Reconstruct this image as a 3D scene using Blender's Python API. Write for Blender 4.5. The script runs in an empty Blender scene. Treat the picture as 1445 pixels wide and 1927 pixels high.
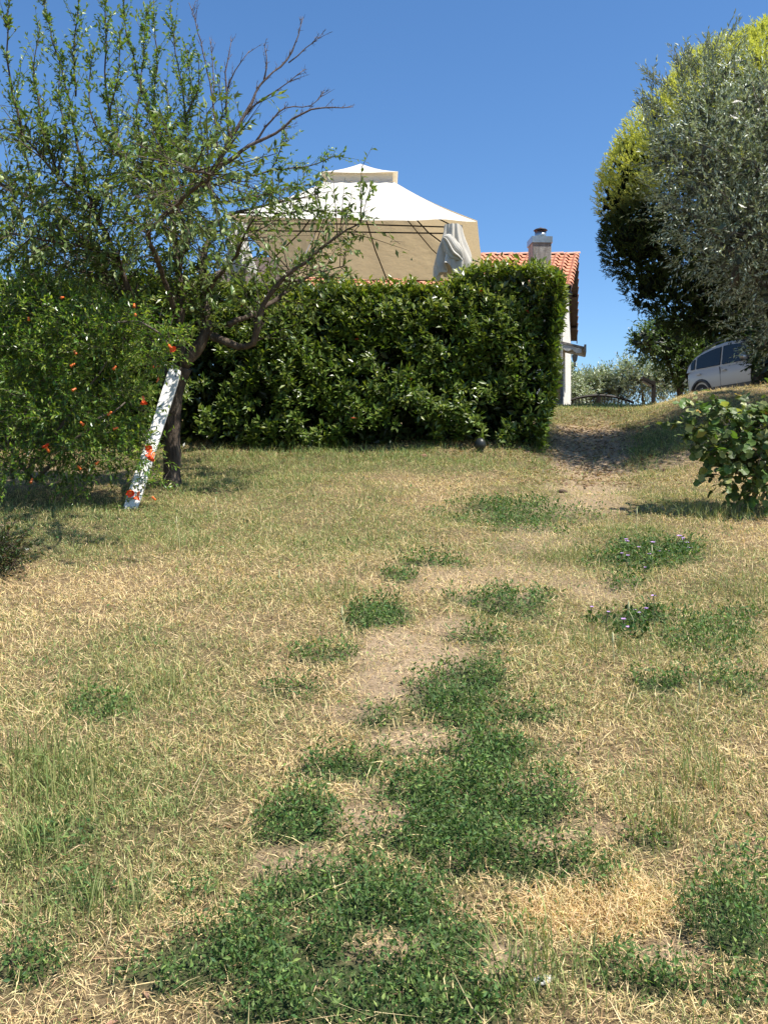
import bpy, math
import numpy as np
from mathutils import Vector, Matrix

# ------------------------------------------------------------------ camera, sky, sun
S = bpy.context.scene
COL = S.collection
F, HOR, CX, CAMZ = 1700.0, 900.0, 722.5, 1.55
cam = bpy.data.cameras.new('camera')
cam.sensor_fit = 'VERTICAL'; cam.sensor_height = 24.0; cam.sensor_width = 18.0
cam.lens = 24.0 * F / 1927.0
cam.shift_y = -(963.5 - HOR) / 1927.0
cam.clip_start = 0.1; cam.clip_end = 4000
camo = bpy.data.objects.new('camera', cam); COL.objects.link(camo)
camo.location = (0, 0, CAMZ); camo.rotation_euler = (math.pi/2, 0, 0)
S.camera = camo
SUNV = Vector((0.43, -0.21, 0.88)).normalized()
w = bpy.data.worlds.new('World'); S.world = w; w.use_nodes = True
wn = w.node_tree
sky = wn.nodes.new('ShaderNodeTexSky'); sky.sky_type = 'NISHITA'; sky.sun_disc = False
sky.sun_elevation = math.asin(SUNV.z)
sky.sun_rotation = math.atan2(SUNV.x, SUNV.y)
sky.altitude = 300; sky.air_density = 1.0; sky.dust_density = 0.3; sky.ozone_density = 6.0
bg = wn.nodes['Background']; hs = wn.nodes.new('ShaderNodeHueSaturation'); hs.inputs['Saturation'].default_value = 1.12
wn.links.new(sky.outputs[0], hs.inputs['Color']); wn.links.new(hs.outputs[0], bg.inputs[0]); bg.inputs[1].default_value = 0.100
sl = bpy.data.lights.new('sun', 'SUN'); sl.energy = 4.8; sl.angle = math.radians(0.53); sl.color = (1.0, 0.945, 0.86)
so = bpy.data.objects.new('sun', sl); COL.objects.link(so)
so.rotation_euler = SUNV.to_track_quat('Z', 'Y').to_euler()
S.view_settings.view_transform = 'Standard'; S.view_settings.look = 'None'
S.view_settings.exposure = 0.84; S.view_settings.gamma = 1.0
S.view_settings.use_curve_mapping = False
S.render.engine = 'CYCLES'
S.cycles.max_bounces = 7; S.cycles.diffuse_bounces = 3; S.cycles.transmission_bounces = 4; S.cycles.glossy_bounces = 2

rng = np.random.default_rng(7)

# ------------------------------------------------------------------ small helpers
def at(px, py, Y):
    return np.array(((px - CX) / F * Y, Y, CAMZ + (HOR - py) / F * Y))
def nrm(a):
    return a / np.maximum(np.linalg.norm(a, axis=-1, keepdims=True), 1e-9)
def tag(o, label=None, cat=None, group=None, kind=None):
    if label: o['label'] = label
    if cat: o['category'] = cat
    if group: o['group'] = group
    if kind: o['kind'] = kind
    return o
def empty(name, loc=(0, 0, 0), rz=0):
    o = bpy.data.objects.new(name, None); COL.objects.link(o)
    o.location = loc; o.rotation_euler = (0, 0, rz); o.empty_display_size = 0.1
    return o
def parent(o, p):
    o.parent = p
    if p is not None:
        o.matrix_parent_inverse = Matrix.Identity(4)
def link_mesh(name, me, m=None, p=None, loc=None):
    o = bpy.data.objects.new(name, me); COL.objects.link(o)
    if m is not None and not me.materials: me.materials.append(m)
    if p is not None: o.parent = p
    if loc is not None: o.location = loc
    return o
def mesh_np(name, verts, tris, m, p=None, col=None, smooth=False, origin=None):
    verts = np.asarray(verts, dtype=np.float32).reshape(-1, 3)
    if origin is not None: verts = verts - np.asarray(origin, dtype=np.float32)
    tris = np.asarray(tris, dtype=np.int32).reshape(-1, 3)
    me = bpy.data.meshes.new(name)
    me.vertices.add(len(verts)); me.vertices.foreach_set('co', verts.ravel())
    me.loops.add(len(tris) * 3); me.loops.foreach_set('vertex_index', tris.ravel())
    me.polygons.add(len(tris))
    me.polygons.foreach_set('loop_start', np.arange(0, len(tris) * 3, 3, dtype=np.int32))
    me.polygons.foreach_set('use_smooth', np.full(len(tris), bool(smooth)))
    if col is not None:
        c = np.ones((len(verts), 4), dtype=np.float32); c[:, :3] = col
        at_ = me.attributes.new('col', 'FLOAT_COLOR', 'POINT'); at_.data.foreach_set('color', c.ravel())
    me.update(calc_edges=True)
    me.materials.append(m)
    o = bpy.data.objects.new(name, me); COL.objects.link(o)
    if p is not None: o.parent = p
    return o
class MB:
    """collects boxes, tubes and sheets, in plain lists"""
    def __init__(s): s.v = []; s.f = []
    def add(s, vs, fs):
        b = len(s.v); s.v += [tuple(map(float, v)) for v in vs]; s.f += [tuple(i + b for i in f) for f in fs]
    def box(s, c, size, rz=0, mat=None, bev=0.0):
        hx, hy, hz = [q / 2 for q in size]
        if bev > 0:
            pts = []; b = min(bev, hx * .9, hy * .9)
            ring = [(hx - b, -hy), (hx, -hy + b), (hx, hy - b), (hx - b, hy), (-hx + b, hy), (-hx, hy - b), (-hx, -hy + b), (-hx + b, -hy)]
            for z in (-hz, hz): pts += [(x, y, z) for x, y in ring]
            fs = [tuple(range(7, -1, -1)), tuple(range(8, 16))] + [(i, (i + 1) % 8, 8 + (i + 1) % 8, 8 + i) for i in range(8)]
        else:
            pts = [(x * hx, y * hy, z * hz) for z in (-1, 1) for x, y in ((-1, -1), (1, -1), (1, 1), (-1, 1))]
            fs = [(3, 2, 1, 0), (4, 5, 6, 7), (0, 1, 5, 4), (1, 2, 6, 5), (2, 3, 7, 6), (3, 0, 4, 7)]
        out = []
        for p in pts:
            v = Vector(p)
            if mat is not None: v = mat @ v
            elif rz: v = Matrix.Rotation(rz, 3, 'Z') @ v
            out.append(v + Vector(c))
        s.add(out, fs)
    def tube(s, pts, rad, n=8, cap=True):
        pts = [Vector(p) for p in pts]
        if not hasattr(rad, '__len__'): rad = [rad] * len(pts)
        rings = []; prev = None
        for i, p in enumerate(pts):
            d = (pts[min(i + 1, len(pts) - 1)] - pts[max(i - 1, 0)])
            d = d.normalized() if d.length > 1e-7 else Vector((0, 0, 1))
            if prev is None:
                a = Vector((1, 0, 0)) if abs(d.x) < .9 else Vector((0, 1, 0))
            else: a = prev
            u = (a - d * a.dot(d)).normalized(); v = d.cross(u); prev = u
            rings.append([p + (u * math.cos(2 * math.pi * k / n) + v * math.sin(2 * math.pi * k / n)) * rad[i] for k in range(n)])
        vs = [q for r in rings for q in r]; fs = []
        for i in range(len(rings) - 1):
            for k in range(n):
                a = i * n + k; b = i * n + (k + 1) % n
                fs.append((a, b, b + n, a + n))
        if cap: fs += [tuple(range(n - 1, -1, -1)), tuple(range((len(rings) - 1) * n, len(rings) * n))]
        s.add(vs, fs)
    def lathe(s, prof, c, n=16):
        vs = []; fs = []
        for r, z in prof:
            vs += [(c[0] + r * math.cos(2 * math.pi * k / n), c[1] + r * math.sin(2 * math.pi * k / n), c[2] + z) for k in range(n)]
        for i in range(len(prof) - 1):
            for k in range(n):
                a = i * n + k; b = i * n + (k + 1) % n; fs.append((a, b, b + n, a + n))
        fs += [tuple(range(n - 1, -1, -1)), tuple(range((len(prof) - 1) * n, len(prof) * n))]
        s.add(vs, fs)
    def grid(s, fn, nu, nv):
        vs = [fn(i / nu, j / nv) for j in range(nv + 1) for i in range(nu + 1)]
        fs = [(j * (nu + 1) + i, j * (nu + 1) + i + 1, (j + 1) * (nu + 1) + i + 1, (j + 1) * (nu + 1) + i) for j in range(nv) for i in range(nu)]
        s.add(vs, fs)
    def build(s, name, m, p=None, smooth=False, loc=None):
        me = bpy.data.meshes.new(name); me.from_pydata(s.v, [], s.f); me.update()
        if smooth: me.polygons.foreach_set('use_smooth', [True] * len(me.polygons))
        me.materials.append(m)
        return link_mesh(name, me, None, p, loc)

# value noise
_T = rng.random((256, 256))
def vnoise(x, y, s=1.0, o=0):
    x = np.asarray(x, float) / s + 37.3 * o + 1000; y = np.asarray(y, float) / s + 11.7 * o + 1000
    xi = np.floor(x).astype(int); yi = np.floor(y).astype(int); fx = x - xi; fy = y - yi
    fx = fx * fx * (3 - 2 * fx); fy = fy * fy * (3 - 2 * fy)
    g = lambda a, b: _T[a & 255, b & 255]
    return (g(xi, yi) * (1 - fx) + g(xi + 1, yi) * fx) * (1 - fy) + (g(xi, yi + 1) * (1 - fx) + g(xi + 1, yi + 1) * fx) * fy
def fbm(x, y, s, o=0, n=4):
    t = 0; a = 1; tot = 0
    for k in range(n):
        t = t + a * vnoise(x, y, s / 2 ** k, o + k * 3); tot += a; a *= .55
    return t / tot
def sstep(a, b, x):
    t = np.clip((x - a) / (b - a), 0, 1); return t * t * (3 - 2 * t)

# ------------------------------------------------------------------ materials
def newmat(name):
    m = bpy.data.materials.new(name); m.use_nodes = True
    nt = m.node_tree; return m, nt, nt.nodes['Principled BSDF']
def lk(nt, a, b): nt.links.new(a, b)
def ramp(nt, stops):
    r = nt.nodes.new('ShaderNodeValToRGB'); e = r.color_ramp.elements
    while len(e) > 1: e.remove(e[-1])
    e[0].position = stops[0][0]; e[0].color = (*stops[0][1], 1)
    for p_, c_ in stops[1:]:
        q = e.new(p_); q.color = (*c_, 1)
    return r
def noise(nt, scale, detail=5, rough=.6, coord='Object', stretch=None):
    tc = nt.nodes.new('ShaderNodeTexCoord'); n = nt.nodes.new('ShaderNodeTexNoise')
    n.inputs['Scale'].default_value = scale; n.inputs['Detail'].default_value = detail; n.inputs['Roughness'].default_value = rough
    if stretch:
        mp = nt.nodes.new('ShaderNodeMapping'); mp.inputs['Scale'].default_value = stretch
        lk(nt, tc.outputs[coord], mp.inputs[0]); lk(nt, mp.outputs[0], n.inputs[0])
    else: lk(nt, tc.outputs[coord], n.inputs[0])
    return n
def mat(name, stops, scale=8, rough=.6, bump=0.0, bscale=None, metal=0, spec=.5, stretch=None, detail=6):
    m, nt, b = newmat(name)
    n = noise(nt, scale, detail, stretch=stretch)
    if isinstance(stops[0], (int, float)): stops = [(0.3, tuple(c * .82 for c in stops)), (.7, tuple(min(1, c * 1.12) for c in stops))]
    r = ramp(nt, stops); lk(nt, n.outputs[0], r.inputs[0]); lk(nt, r.outputs[0], b.inputs['Base Color'])
    b.inputs['Roughness'].default_value = rough; b.inputs['Metallic'].default_value = metal
    b.inputs['Specular IOR Level'].default_value = spec
    if bump:
        n2 = noise(nt, bscale or scale * 3, 6, stretch=stretch); bp = nt.nodes.new('ShaderNodeBump')
        bp.inputs['Strength'].default_value = min(1, bump); bp.inputs['Distance'].default_value = .02 * max(1, bump)
        lk(nt, n2.outputs[0], bp.inputs['Height']); lk(nt, bp.outputs[0], b.inputs['Normal'])
    return m
def leafmat(name, rough=.4, transl=.28, spec=.5, tcol=(1.25, 1.35, .45)):
    """reads the per-leaf colour attribute; thin-leaf translucency"""
    m, nt, b = newmat(name)
    a = nt.nodes.new('ShaderNodeAttribute'); a.attribute_name = 'col'
    n = noise(nt, 60, 3); r = ramp(nt, [(.3, (.8, .8, .8)), (.75, (1.12, 1.12, 1.12))]); lk(nt, n.outputs[0], r.inputs[0])
    mx = nt.nodes.new('ShaderNodeMix'); mx.data_type = 'RGBA'; mx.blend_type = 'MULTIPLY'; mx.inputs[0].default_value = 1
    lk(nt, a.outputs['Color'], mx.inputs[6]); lk(nt, r.outputs[0], mx.inputs[7])
    lk(nt, mx.outputs[2], b.inputs['Base Color'])
    b.inputs['Roughness'].default_value = rough; b.inputs['Specular IOR Level'].default_value = spec
    tr = nt.nodes.new('ShaderNodeBsdfTranslucent')
    m2 = nt.nodes.new('ShaderNodeMix'); m2.data_type = 'RGBA'; m2.blend_type = 'MULTIPLY'; m2.inputs[0].default_value = 1
    lk(nt, mx.outputs[2], m2.inputs[6]); m2.inputs[7].default_value = (*tcol, 1); lk(nt, m2.outputs[2], tr.inputs[0])
    ms = nt.nodes.new('ShaderNodeMixShader'); ms.inputs[0].default_value = transl
    lk(nt, b.outputs[0], ms.inputs[1]); lk(nt, tr.outputs[0], ms.inputs[2])
    lk(nt, ms.outputs[0], nt.nodes['Material Output'].inputs[0])
    return m
M = {}
M['grass'] = leafmat('grass_blades', .6, .25, .2, (1.2, 1.2, .6))
M['weed'] = leafmat('weed_leaves', .55, .28, .2, (1.2, 1.4, .5))
M['hedge'] = leafmat('hedge_leaves', .34, .28, .5)
M['peach'] = leafmat('fruit_tree_leaves', .42, .3, .45)
M['pomo'] = leafmat('pomegranate_leaves', .3, .38, .55)
M['olive'] = leafmat('olive_leaves', .45, .12, .5)
M['conifer'] = leafmat('conifer_sprays', .7, .33, .2, (1.1, 1.1, .6))
M['vine'] = leafmat('broad_leaves', .45, .32, .4)
M['petal'] = leafmat('petals', .5, .3, .3, (1.2, .8, .7))
M['bark'] = mat('bark', [(.3, (.035, .026, .02)), (.55, (.10, .075, .055)), (.75, (.19, .15, .11))], 14, .9, 1.6, 30, stretch=(1, 1, .3), spec=.2)
M['bark2'] = mat('twig_bark', [(.3, (.075, .06, .05)), (.7, (.19, .155, .125))], 30, .85, .5, spec=.2)
M['deadbark'] = mat('dead_bark', [(.3, (.07, .052, .045)), (.7, (.2, .155, .135))], 30, .85, .5, spec=.2)
M['iron'] = mat('dark_brown_metal', (.022, .017, .013), 20, .6, .1, spec=.3)
M['grey_metal'] = mat('grey_painted_metal', (.22, .25, .28), 15, .4, metal=.3)
M['plaster'] = mat('white_plaster', [(.3, (.66, .64, .58)), (.7, (.8, .78, .73))], 5, .85, .5, 60)
M['soffit'] = mat('brown_boards', [(.3, (.07, .045, .032)), (.7, (.13, .09, .065))], 12, .8, .6, stretch=(1, 8, 1))
M['greywood'] = mat('grey_wood', [(.3, (.2, .18, .16)), (.7, (.36, .33, .29))], 10, .8, .6, stretch=(8, 1, 8))

# ------------------------------------------------------------------ terrain
_ky = np.array([-40, 0, 8, 10, 13.4, 15.2, 17, 20.4, 24, 30, 45, 90, 400, 1500.])
_kz = np.array([-6.5, 0, 1.30, 1.64, 2.42, 2.68, 2.88, 3.22, 3.42, 3.52, 3.0, 0.5, -14, -60.])
_ty = np.concatenate([np.arange(-40, 60, .1), np.arange(60, 1500, 2.)])
_tz = np.interp(_ty, _ky, _kz)
_k = np.hanning(13); _k /= _k.sum(); _n = int((60 + 40) / .1)
_tz[6:_n - 6] = np.convolve(_tz[:_n], _k, 'valid')
def H(x, y):
    x = np.asarray(x, float); y = np.asarray(y, float)
    z = np.interp(y, _ty, _tz)
    up = sstep(8, 14, y) * (1 - sstep(32, 60, y))
    z = z + up * .095 * np.clip(x - .285 * np.clip(y, 8, 22), 0, 9)
    z = z + up * .22 * sstep(0, 1.2, x - .275 * np.clip(y, 8, 16)) * (1 - sstep(15, 18, y))        # bank beside the path
    pc = (x - .228 * y) / (.35 + .03 * y)
    z = z - .16 * np.exp(-pc ** 2 * 1.2) * sstep(9.2, 11, y) * (1 - sstep(14.2, 16, y))             # worn path
    z = z - .20 * sstep(19, 22.5, y) * (1 - sstep(34, 40, y)) * sstep(5.5, 7.5, x)
    near = 1 - sstep(20, 30, np.hypot(x, y))
    z = z + near * ((fbm(x, y, 1.6, 1) - .5) * .11 + (fbm(x, y, .45, 5, 3) - .5) * .045)
    return z
def ground_at(px, py):
    Ys = np.arange(1.2, 40, .02)
    X = (px - CX) / F * Ys; Z = CAMZ + (HOR - py) / F * Ys
    hit = np.nonzero(Z <= H(X, Ys))[0]
    i = hit[0] if len(hit) else len(Ys) - 1
    return np.array((X[i], Ys[i], float(H(X[i], Ys[i]))))
def patch(cx, cy, rx, ry):
    c = ground_at(cx, cy); a = ground_at(cx, cy + ry); b = ground_at(cx, cy - ry)
    return (c[0], c[1], rx / F * c[1], max(.04, abs(b[1] - a[1]) / 2), (b[0] - a[0]) / max(.02, b[1] - a[1]))
def mask(x, y, patches, soft=.35, wob=.5, sc=.28, seed=0):
    x = np.asarray(x, float); y = np.asarray(y, float); m = np.zeros_like(x)
    wv = (fbm(x, y, sc, 20 + seed, 4) - .5) * 2 * wob
    for cx, cy, rx, ry, sh, *wt in patches:
        dy = y - cy; dx = x - cx - sh * dy
        d = np.sqrt((dx / rx) ** 2 + (dy / ry) ** 2) + wv
        m = np.maximum(m, (wt[0] if wt else 1) * (1 - sstep(1 - soft, 1 + soft, d)))
    return m
WEED = [patch(*q[:4]) + ((q[4],) if len(q) > 4 else ()) for q in [
    (850, 1525, 200, 95), (920, 1425, 150, 32), (1010, 1500, 60, 42), (570, 1548, 78, 50), (650, 1452, 90, 26), (900, 1620, 190, 50),
    (700, 1690, 220, 60), (460, 1805, 230, 62), (650, 1850, 270, 45), (800, 1885, 180, 50), (325, 1845, 130, 40), (820, 1765, 150, 55), (1060,1640,90,40),
    (560, 1905, 200, 30), (1385, 1745, 85, 85), (1250, 1872, 90, 22), (1130, 1665, 60, 32), (860, 1310, 110, 65), (1000, 1355, 80, 18),
    (715, 1352, 48, 24), (705, 1168, 55, 24), (890, 1136, 48, 14), (975, 1130, 90, 22), (980, 962, 130, 26, .8), (1170, 1100, 34, 11),
    (750, 1090, 36, 12), (1220, 1045, 100, 26, .8), (1190, 1170, 70, 18), (1240, 1295, 55, 18), (810, 1062, 60, 8), (900, 1205, 80, 16, .8), (560,1300,60,16,.5),
    (1230, 1592, 50, 16, .8), (380, 1700, 70, 18, .7), (190, 1690, 90, 28, .6), (40, 1835, 60, 35, .8), (1380, 1290, 60, 25, .6), (1350, 1190, 90, 40, .55),
    (190, 1340, 60, 25, .5), (620, 1240, 70, 16, .6), (1000, 1000, 60, 10, .6), (860,1370,40,14), (1130,1830,60,25,.7), (1400,1880,60,30,.6), (100,1580,80,30,.5)]]
LUSH = [patch(*q[:4]) + ((q[4],) if len(q) > 4 else ()) for q in [
    (150, 985, 330, 55, .85), (600, 872, 420, 26, .9), (420, 905, 260, 40, .9), (260, 1280, 230, 110, .55), (240, 1500, 260, 140, .85), (80, 1640, 220, 160, .8), (500, 1130, 200, 50, .3), (420, 1600, 160, 100, .6), (560, 1010, 300, 50, .6), (60, 1330, 150, 50, .4), (1100, 1000, 130, 30, .5),
    (560, 960, 200, 55, .6), (1110, 768, 110, 10, .9), (1250, 830, 130, 40, .7), (1370, 1110, 160, 60, .6), (1010, 830, 60, 40, .9), (1330, 770, 130, 20, .55),
    (830, 985, 130, 22, .5), (1250, 1190, 200, 60, .5), (1200, 1480, 150, 60, .35), (1300, 1350, 160, 60, .4), (950, 1250, 130, 60, .4), (700, 1230, 150, 40, .4), (1330, 1560, 130, 60, .35)]]
BARE = [patch(*q[:4]) + ((q[4],) if len(q) > 4 else ()) for q in [
    (770, 1240, 100, 55, .9), (900, 1100, 110, 45, .5), (1020, 1010, 80, 30, .4), (1090, 945, 90, 22, .5), (640, 1340, 60, 22, .6), (700, 1490, 50, 14, .6), (590, 1625, 90, 10, .9), (1120, 1560, 70, 20, .5), (880, 1420, 20, 8, .5), (720, 1290, 65, 38, .8), (1130, 1110, 60, 24, .5), (800, 1392, 90, 22, .9), (850, 1180, 60, 18, .8), (1110, 850, 75, 60, 1), (1110, 915, 80, 26, .7), (960, 1810, 52, 26, 1), (735, 1782, 62, 18, .9),
    (700, 1545, 62, 34, .9), (1010, 1475, 95, 13, .9), (840, 1625, 30, 8, .5), (1030, 1580, 70, 16, .8), (1230, 1790, 80, 25, .8), (960, 1080, 140, 30, .45), (560, 1615, 70, 10, .7), (1250, 870, 90, 10, .6), (40, 900, 140, 22, .7), (180,905,120,20,.5)]]
GOLD = [patch(1110, 1720, 125, 50), patch(1170, 1700, 90, 40), patch(430, 1420, 70, 90) + (.4,), patch(330, 1720, 70, 22) + (.5,)]
def mats_at(x, y):
    wd = mask(x, y, [(a, b, c * .97, d * .97, *e) for a, b, c, d, *e in WEED], .42, .8, .2, 0); lu = mask(x, y, LUSH, .6, .5, .6, 2); ba = mask(x, y, BARE, .4, .5, .3, 4)
    return wd * (1 - .88 * sstep(.3, .75, ba)), lu * (1 - .5 * ba), ba

# ground mesh: fine near the camera, coarse to the horizon
def ground_mesh():
    xs = np.unique(np.concatenate([np.arange(-9, 12, .08), -9 - np.geomspace(.1, 900, 40), 12 + np.geomspace(.1, 900, 40)]))
    ys = np.unique(np.concatenate([np.arange(1.2, 20, .08), 1.2 - np.geomspace(.1, 30, 14), 20 + np.geomspace(.1, 1300, 60)]))
    X, Y = np.meshgrid(xs, ys); Z = H(X, Y)
    nx, ny = len(xs), len(ys)
    i = np.arange(nx - 1)[None, :] + nx * np.arange(ny - 1)[:, None]
    t = np.stack([np.stack([i, i + 1, i + nx + 1], -1), np.stack([i, i + nx + 1, i + nx], -1)], 2).reshape(-1, 3)
    x, y = X.ravel(), Y.ravel()
    wd, lu, ba = mats_at(x, y)
    c = np.stack([wd, lu, ba], -1)
    m, nt, b = newmat('ground_soil_and_thatch')
    a = nt.nodes.new('ShaderNodeAttribute'); a.attribute_name = 'col'
    sp = nt.nodes.new('ShaderNodeSeparateColor'); lk(nt, a.outputs['Color'], sp.inputs[0])
    def mixc(f, A, B):
        mx = nt.nodes.new('ShaderNodeMix'); mx.data_type = 'RGBA'; lk(nt, f, mx.inputs[0]); lk(nt, A, mx.inputs[6]); lk(nt, B, mx.inputs[7]); return mx.outputs[2]
    n1 = noise(nt, 55, 8, .7); r1 = ramp(nt, [(.32, (.06, .042, .024)), (.5, (.19, .135, .075)), (.68, (.42, .31, .17))]); lk(nt, n1.outputs[0], r1.inputs[0])
    n2 = noise(nt, 38, 8, .7); r2 = ramp(nt, [(.3, (.17, .12, .075)), (.5, (.36, .265, .17)), (.72, (.52, .40, .27))]); lk(nt, n2.outputs[0], r2.inputs[0])
    n3 = noise(nt, 60, 6, .7); r3 = ramp(nt, [(.35, (.03, .045, .018)), (.65, (.10, .12, .05))]); lk(nt, n3.outputs[0], r3.inputs[0])
    n4 = noise(nt, 60, 6, .7); r4 = ramp(nt, [(.35, (.045, .045, .02)), (.65, (.2, .17, .08))]); lk(nt, n4.outputs[0], r4.inputs[0])
    o = mixc(sp.outputs[1], r1.outputs[0], r4.outputs[0]); o = mixc(sp.outputs[0], o, r3.outputs[0]); o = mixc(sp.outputs[2], o, r2.outputs[0])
    lk(nt, o, b.inputs['Base Color']); b.inputs['Roughness'].default_value = .95; b.inputs['Specular IOR Level'].default_value = .15
    nb = noise(nt, 45, 8, .75); bp = nt.nodes.new('ShaderNodeBump'); bp.inputs['Strength'].default_value = .9; bp.inputs['Distance'].default_value = .02
    lk(nt, nb.outputs[0], bp.inputs['Height']); lk(nt, bp.outputs[0], b.inputs['Normal'])
    o = mesh_np('ground', np.stack([x, y, Z.ravel()], -1), t, m, None, c, True)
    tag(o, kind='structure')
ground_mesh()

# ------------------------------------------------------------------ foliage tools
FL = (np.array([(0, 0, 0), (.28, .17, .03), (.66, .16, .02), (1, 0, -.1), (.66, -.16, .02), (.28, -.17, .03), (.5, 0, -.05)]),
      np.array([(0, 6, 1), (1, 6, 2), (2, 6, 3), (3, 6, 4), (4, 6, 5), (5, 6, 0)]))         # full leaf
NL = (np.array([(0, 0, 0), (.4, .13, .03), (1, 0, -.16), (.4, -.13, .03), (.5, 0, -.03)]),
      np.array([(0, 4, 1), (1, 4, 2), (2, 4, 3), (3, 4, 0)]))                                # narrow leaf
WL = (np.array([(0, 0, 0), (.5, .19, .03), (1, 0, -.1), (.5, -.19, .03), (.45, 0, -.04)]), np.array([(0, 4, 1), (1, 4, 2), (2, 4, 3), (3, 4, 0)]))
SL = (np.array([(0, 0, 0), (.45, .16, .03), (1, 0, -.06), (.45, -.16, .03)]), np.array([(0, 2, 1), (0, 3, 2)]))   # tiny leaf
_a = np.linspace(-2.6, 2.6, 9)
_r = np.array([.38, .56, .40, .62, .66, .62, .40, .56, .38])
BL = (np.vstack([[(0, 0, 0)], np.stack([.42 + _r * np.cos(_a), _r * np.sin(_a), .08 * np.abs(np.sin(_a)) - .1 * (np.cos(_a) > .5)], -1), [(.42, 0, -.02)]]),
      np.array([(0, 10, 1)[::-1]] + [(10, i + 1, i) [::-1] for i in range(1, 9)] + [(10, 0, 9)[::-1]]))      # broad lobed leaf
def frames(d, n):
    d = nrm(d); n = nrm(n - (n * d).sum(-1, keepdims=True) * d); return d, np.cross(n, d), n
def leaves(tpl, pos, d, n, size, wid=1.0):
    T, Fc = tpl; N = len(pos)
    d, s_, n = frames(d, n)
    size = np.broadcast_to(size, N)[:, None, None]; wid = np.broadcast_to(wid, N)[:, None, None]
    V = pos[:, None, :] + size * (T[None, :, 0:1] * d[:, None, :] + wid * T[None, :, 1:2] * s_[:, None, :] + T[None, :, 2:3] * n[:, None, :])
    Fa = Fc[None] + (np.arange(N) * len(T))[:, None, None]
    return V.reshape(-1, 3), Fa.reshape(-1, 3), len(T)
def rdir(N, up=0.0):
    v = nrm(rng.normal(size=(N, 3))); v[:, 2] += up; return nrm(v)
def cols(N, k, base, var=.25, hue=.12, mixc=None, mixp=None):
    """per-leaf colours, repeated for k vertices"""
    c = np.array(base)[None, :] * (1 + var * (rng.random((N, 1)) * 2 - 1)) * (1 + hue * (rng.random((N, 3)) * 2 - 1))
    if mixc is not None:
        c = c * (1 - mixp[:, None]) + np.array(mixc)[None, :] * mixp[:, None]
    return np.repeat(np.clip(c, .002, 1), k, axis=0)
def twig_leaves(st, d, ln, k, ll, ang=.9, droop=.3, jit=.25, lo=.15):
    """k leaves along each of N twigs; returns pos, dir, normal flattened"""
    N = len(st); d = nrm(d)
    t = np.linspace(lo, 1, k)[None, :, None] + rng.normal(size=(N, k, 1)) * .03
    ln = np.broadcast_to(ln, N)[:, None, None]
    pos = st[:, None, :] + d[:, None, :] * t * ln
    pos[..., 2] -= (t[..., 0] ** 2) * ln[..., 0] * droop * .35
    r = rng.normal(size=(N, k, 3)); r = nrm(r - (r * d[:, None, :]).sum(-1, keepdims=True) * d[:, None, :])
    fall = (1 - t * .6)
    ld = d[:, None, :] * math.cos(ang) + r * math.sin(ang) * fall
    ld[..., 2] -= droop * .6; ld += rng.normal(size=ld.shape) * jit
    nn = np.zeros_like(ld); nn[..., 2] = 1; nn += rng.normal(size=ld.shape) * .45
    return pos.reshape(-1, 3), ld.reshape(-1, 3), nn.reshape(-1, 3)
def cat_mesh(parts):
    V, Fs, C = [], [], []; b = 0
    for v, f, c in parts:
        V.append(v); Fs.append(f + b); C.append(c); b += len(v)
    return np.vstack(V), np.vstack(Fs), np.vstack(C)
def twig_tubes(st, d, ln, r, droop=.3):
    """thin 3-sided two-segment twigs"""
    N = len(st); d = nrm(d); ln = np.broadcast_to(ln, N)[:, None]; r = np.broadcast_to(r, N)[:, None]
    a = np.cross(d, np.array([0.3, .2, .93])); a = nrm(a); b = np.cross(d, a)
    V = []
    for t, q in ((0, 1), (.5, .7), (1, .25)):
        c = st + d * ln * t; c = c - np.array([0, 0, 1]) * (t * t * droop * .35) * ln
        for k in range(3):
            V.append(c + (a * math.cos(2.1 * k) + b * math.sin(2.1 * k)) * r * q)
    V = np.stack(V, 1)
    Fq = []
    for s in (0, 3):
        for k in range(3):
            p0, p1 = s + k, s + (k + 1) % 3; Fq += [(p0, p1, p1 + 3), (p0, p1 + 3, p0 + 3)]
    Fa = np.array(Fq)[None] + (np.arange(N) * 9)[:, None, None]
    return V.reshape(-1, 3), Fa.reshape(-1, 3)

# ------------------------------------------------------------------ grass (stuff)
def scatter_xy(N, y0=1.7, y1=19.5, pw=0.0):
    u = rng.random(N)
    y = y0 * (y1 / y0) ** (u ** (1 + pw)); x = (rng.random(N) * 2 - 1) * (.46 * y + .55)
    return x, y
def blades(x, y, h, wd, lean, head, bend, color, zoff=0.0):
    N = len(x); z = H(x, y) + zoff
    d0 = np.stack([np.cos(head) * np.sin(lean), np.sin(head) * np.sin(lean), np.cos(lean)], -1)
    l2 = np.clip(lean + bend, 0, 1.75)
    d1 = np.stack([np.cos(head + bend * .4) * np.sin(l2), np.sin(head + bend * .4) * np.sin(l2), np.cos(l2)], -1)
    tw = head + math.pi / 2 + rng.normal(size=N) * .5
    s_ = np.stack([np.cos(tw), np.sin(tw), rng.normal(size=N) * .25], -1) * (wd / 2)[:, None]
    p0 = np.stack([x, y, z - .004], -1); p1 = p0 + d0 * (h * .5)[:, None]; p2 = p1 + d1 * (h * .5)[:, None]
    V = np.stack([p0, p1 - s_ * 1.15, p1 + s_ * 1.15, p2], 1)
    Fa = np.array([(0, 2, 1), (1, 2, 3)])[None] + (np.arange(N) * 4)[:, None, None]
    tipc = np.repeat(color, 4, axis=0)
    return V.reshape(-1, 3), Fa.reshape(-1, 3), tipc
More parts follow.
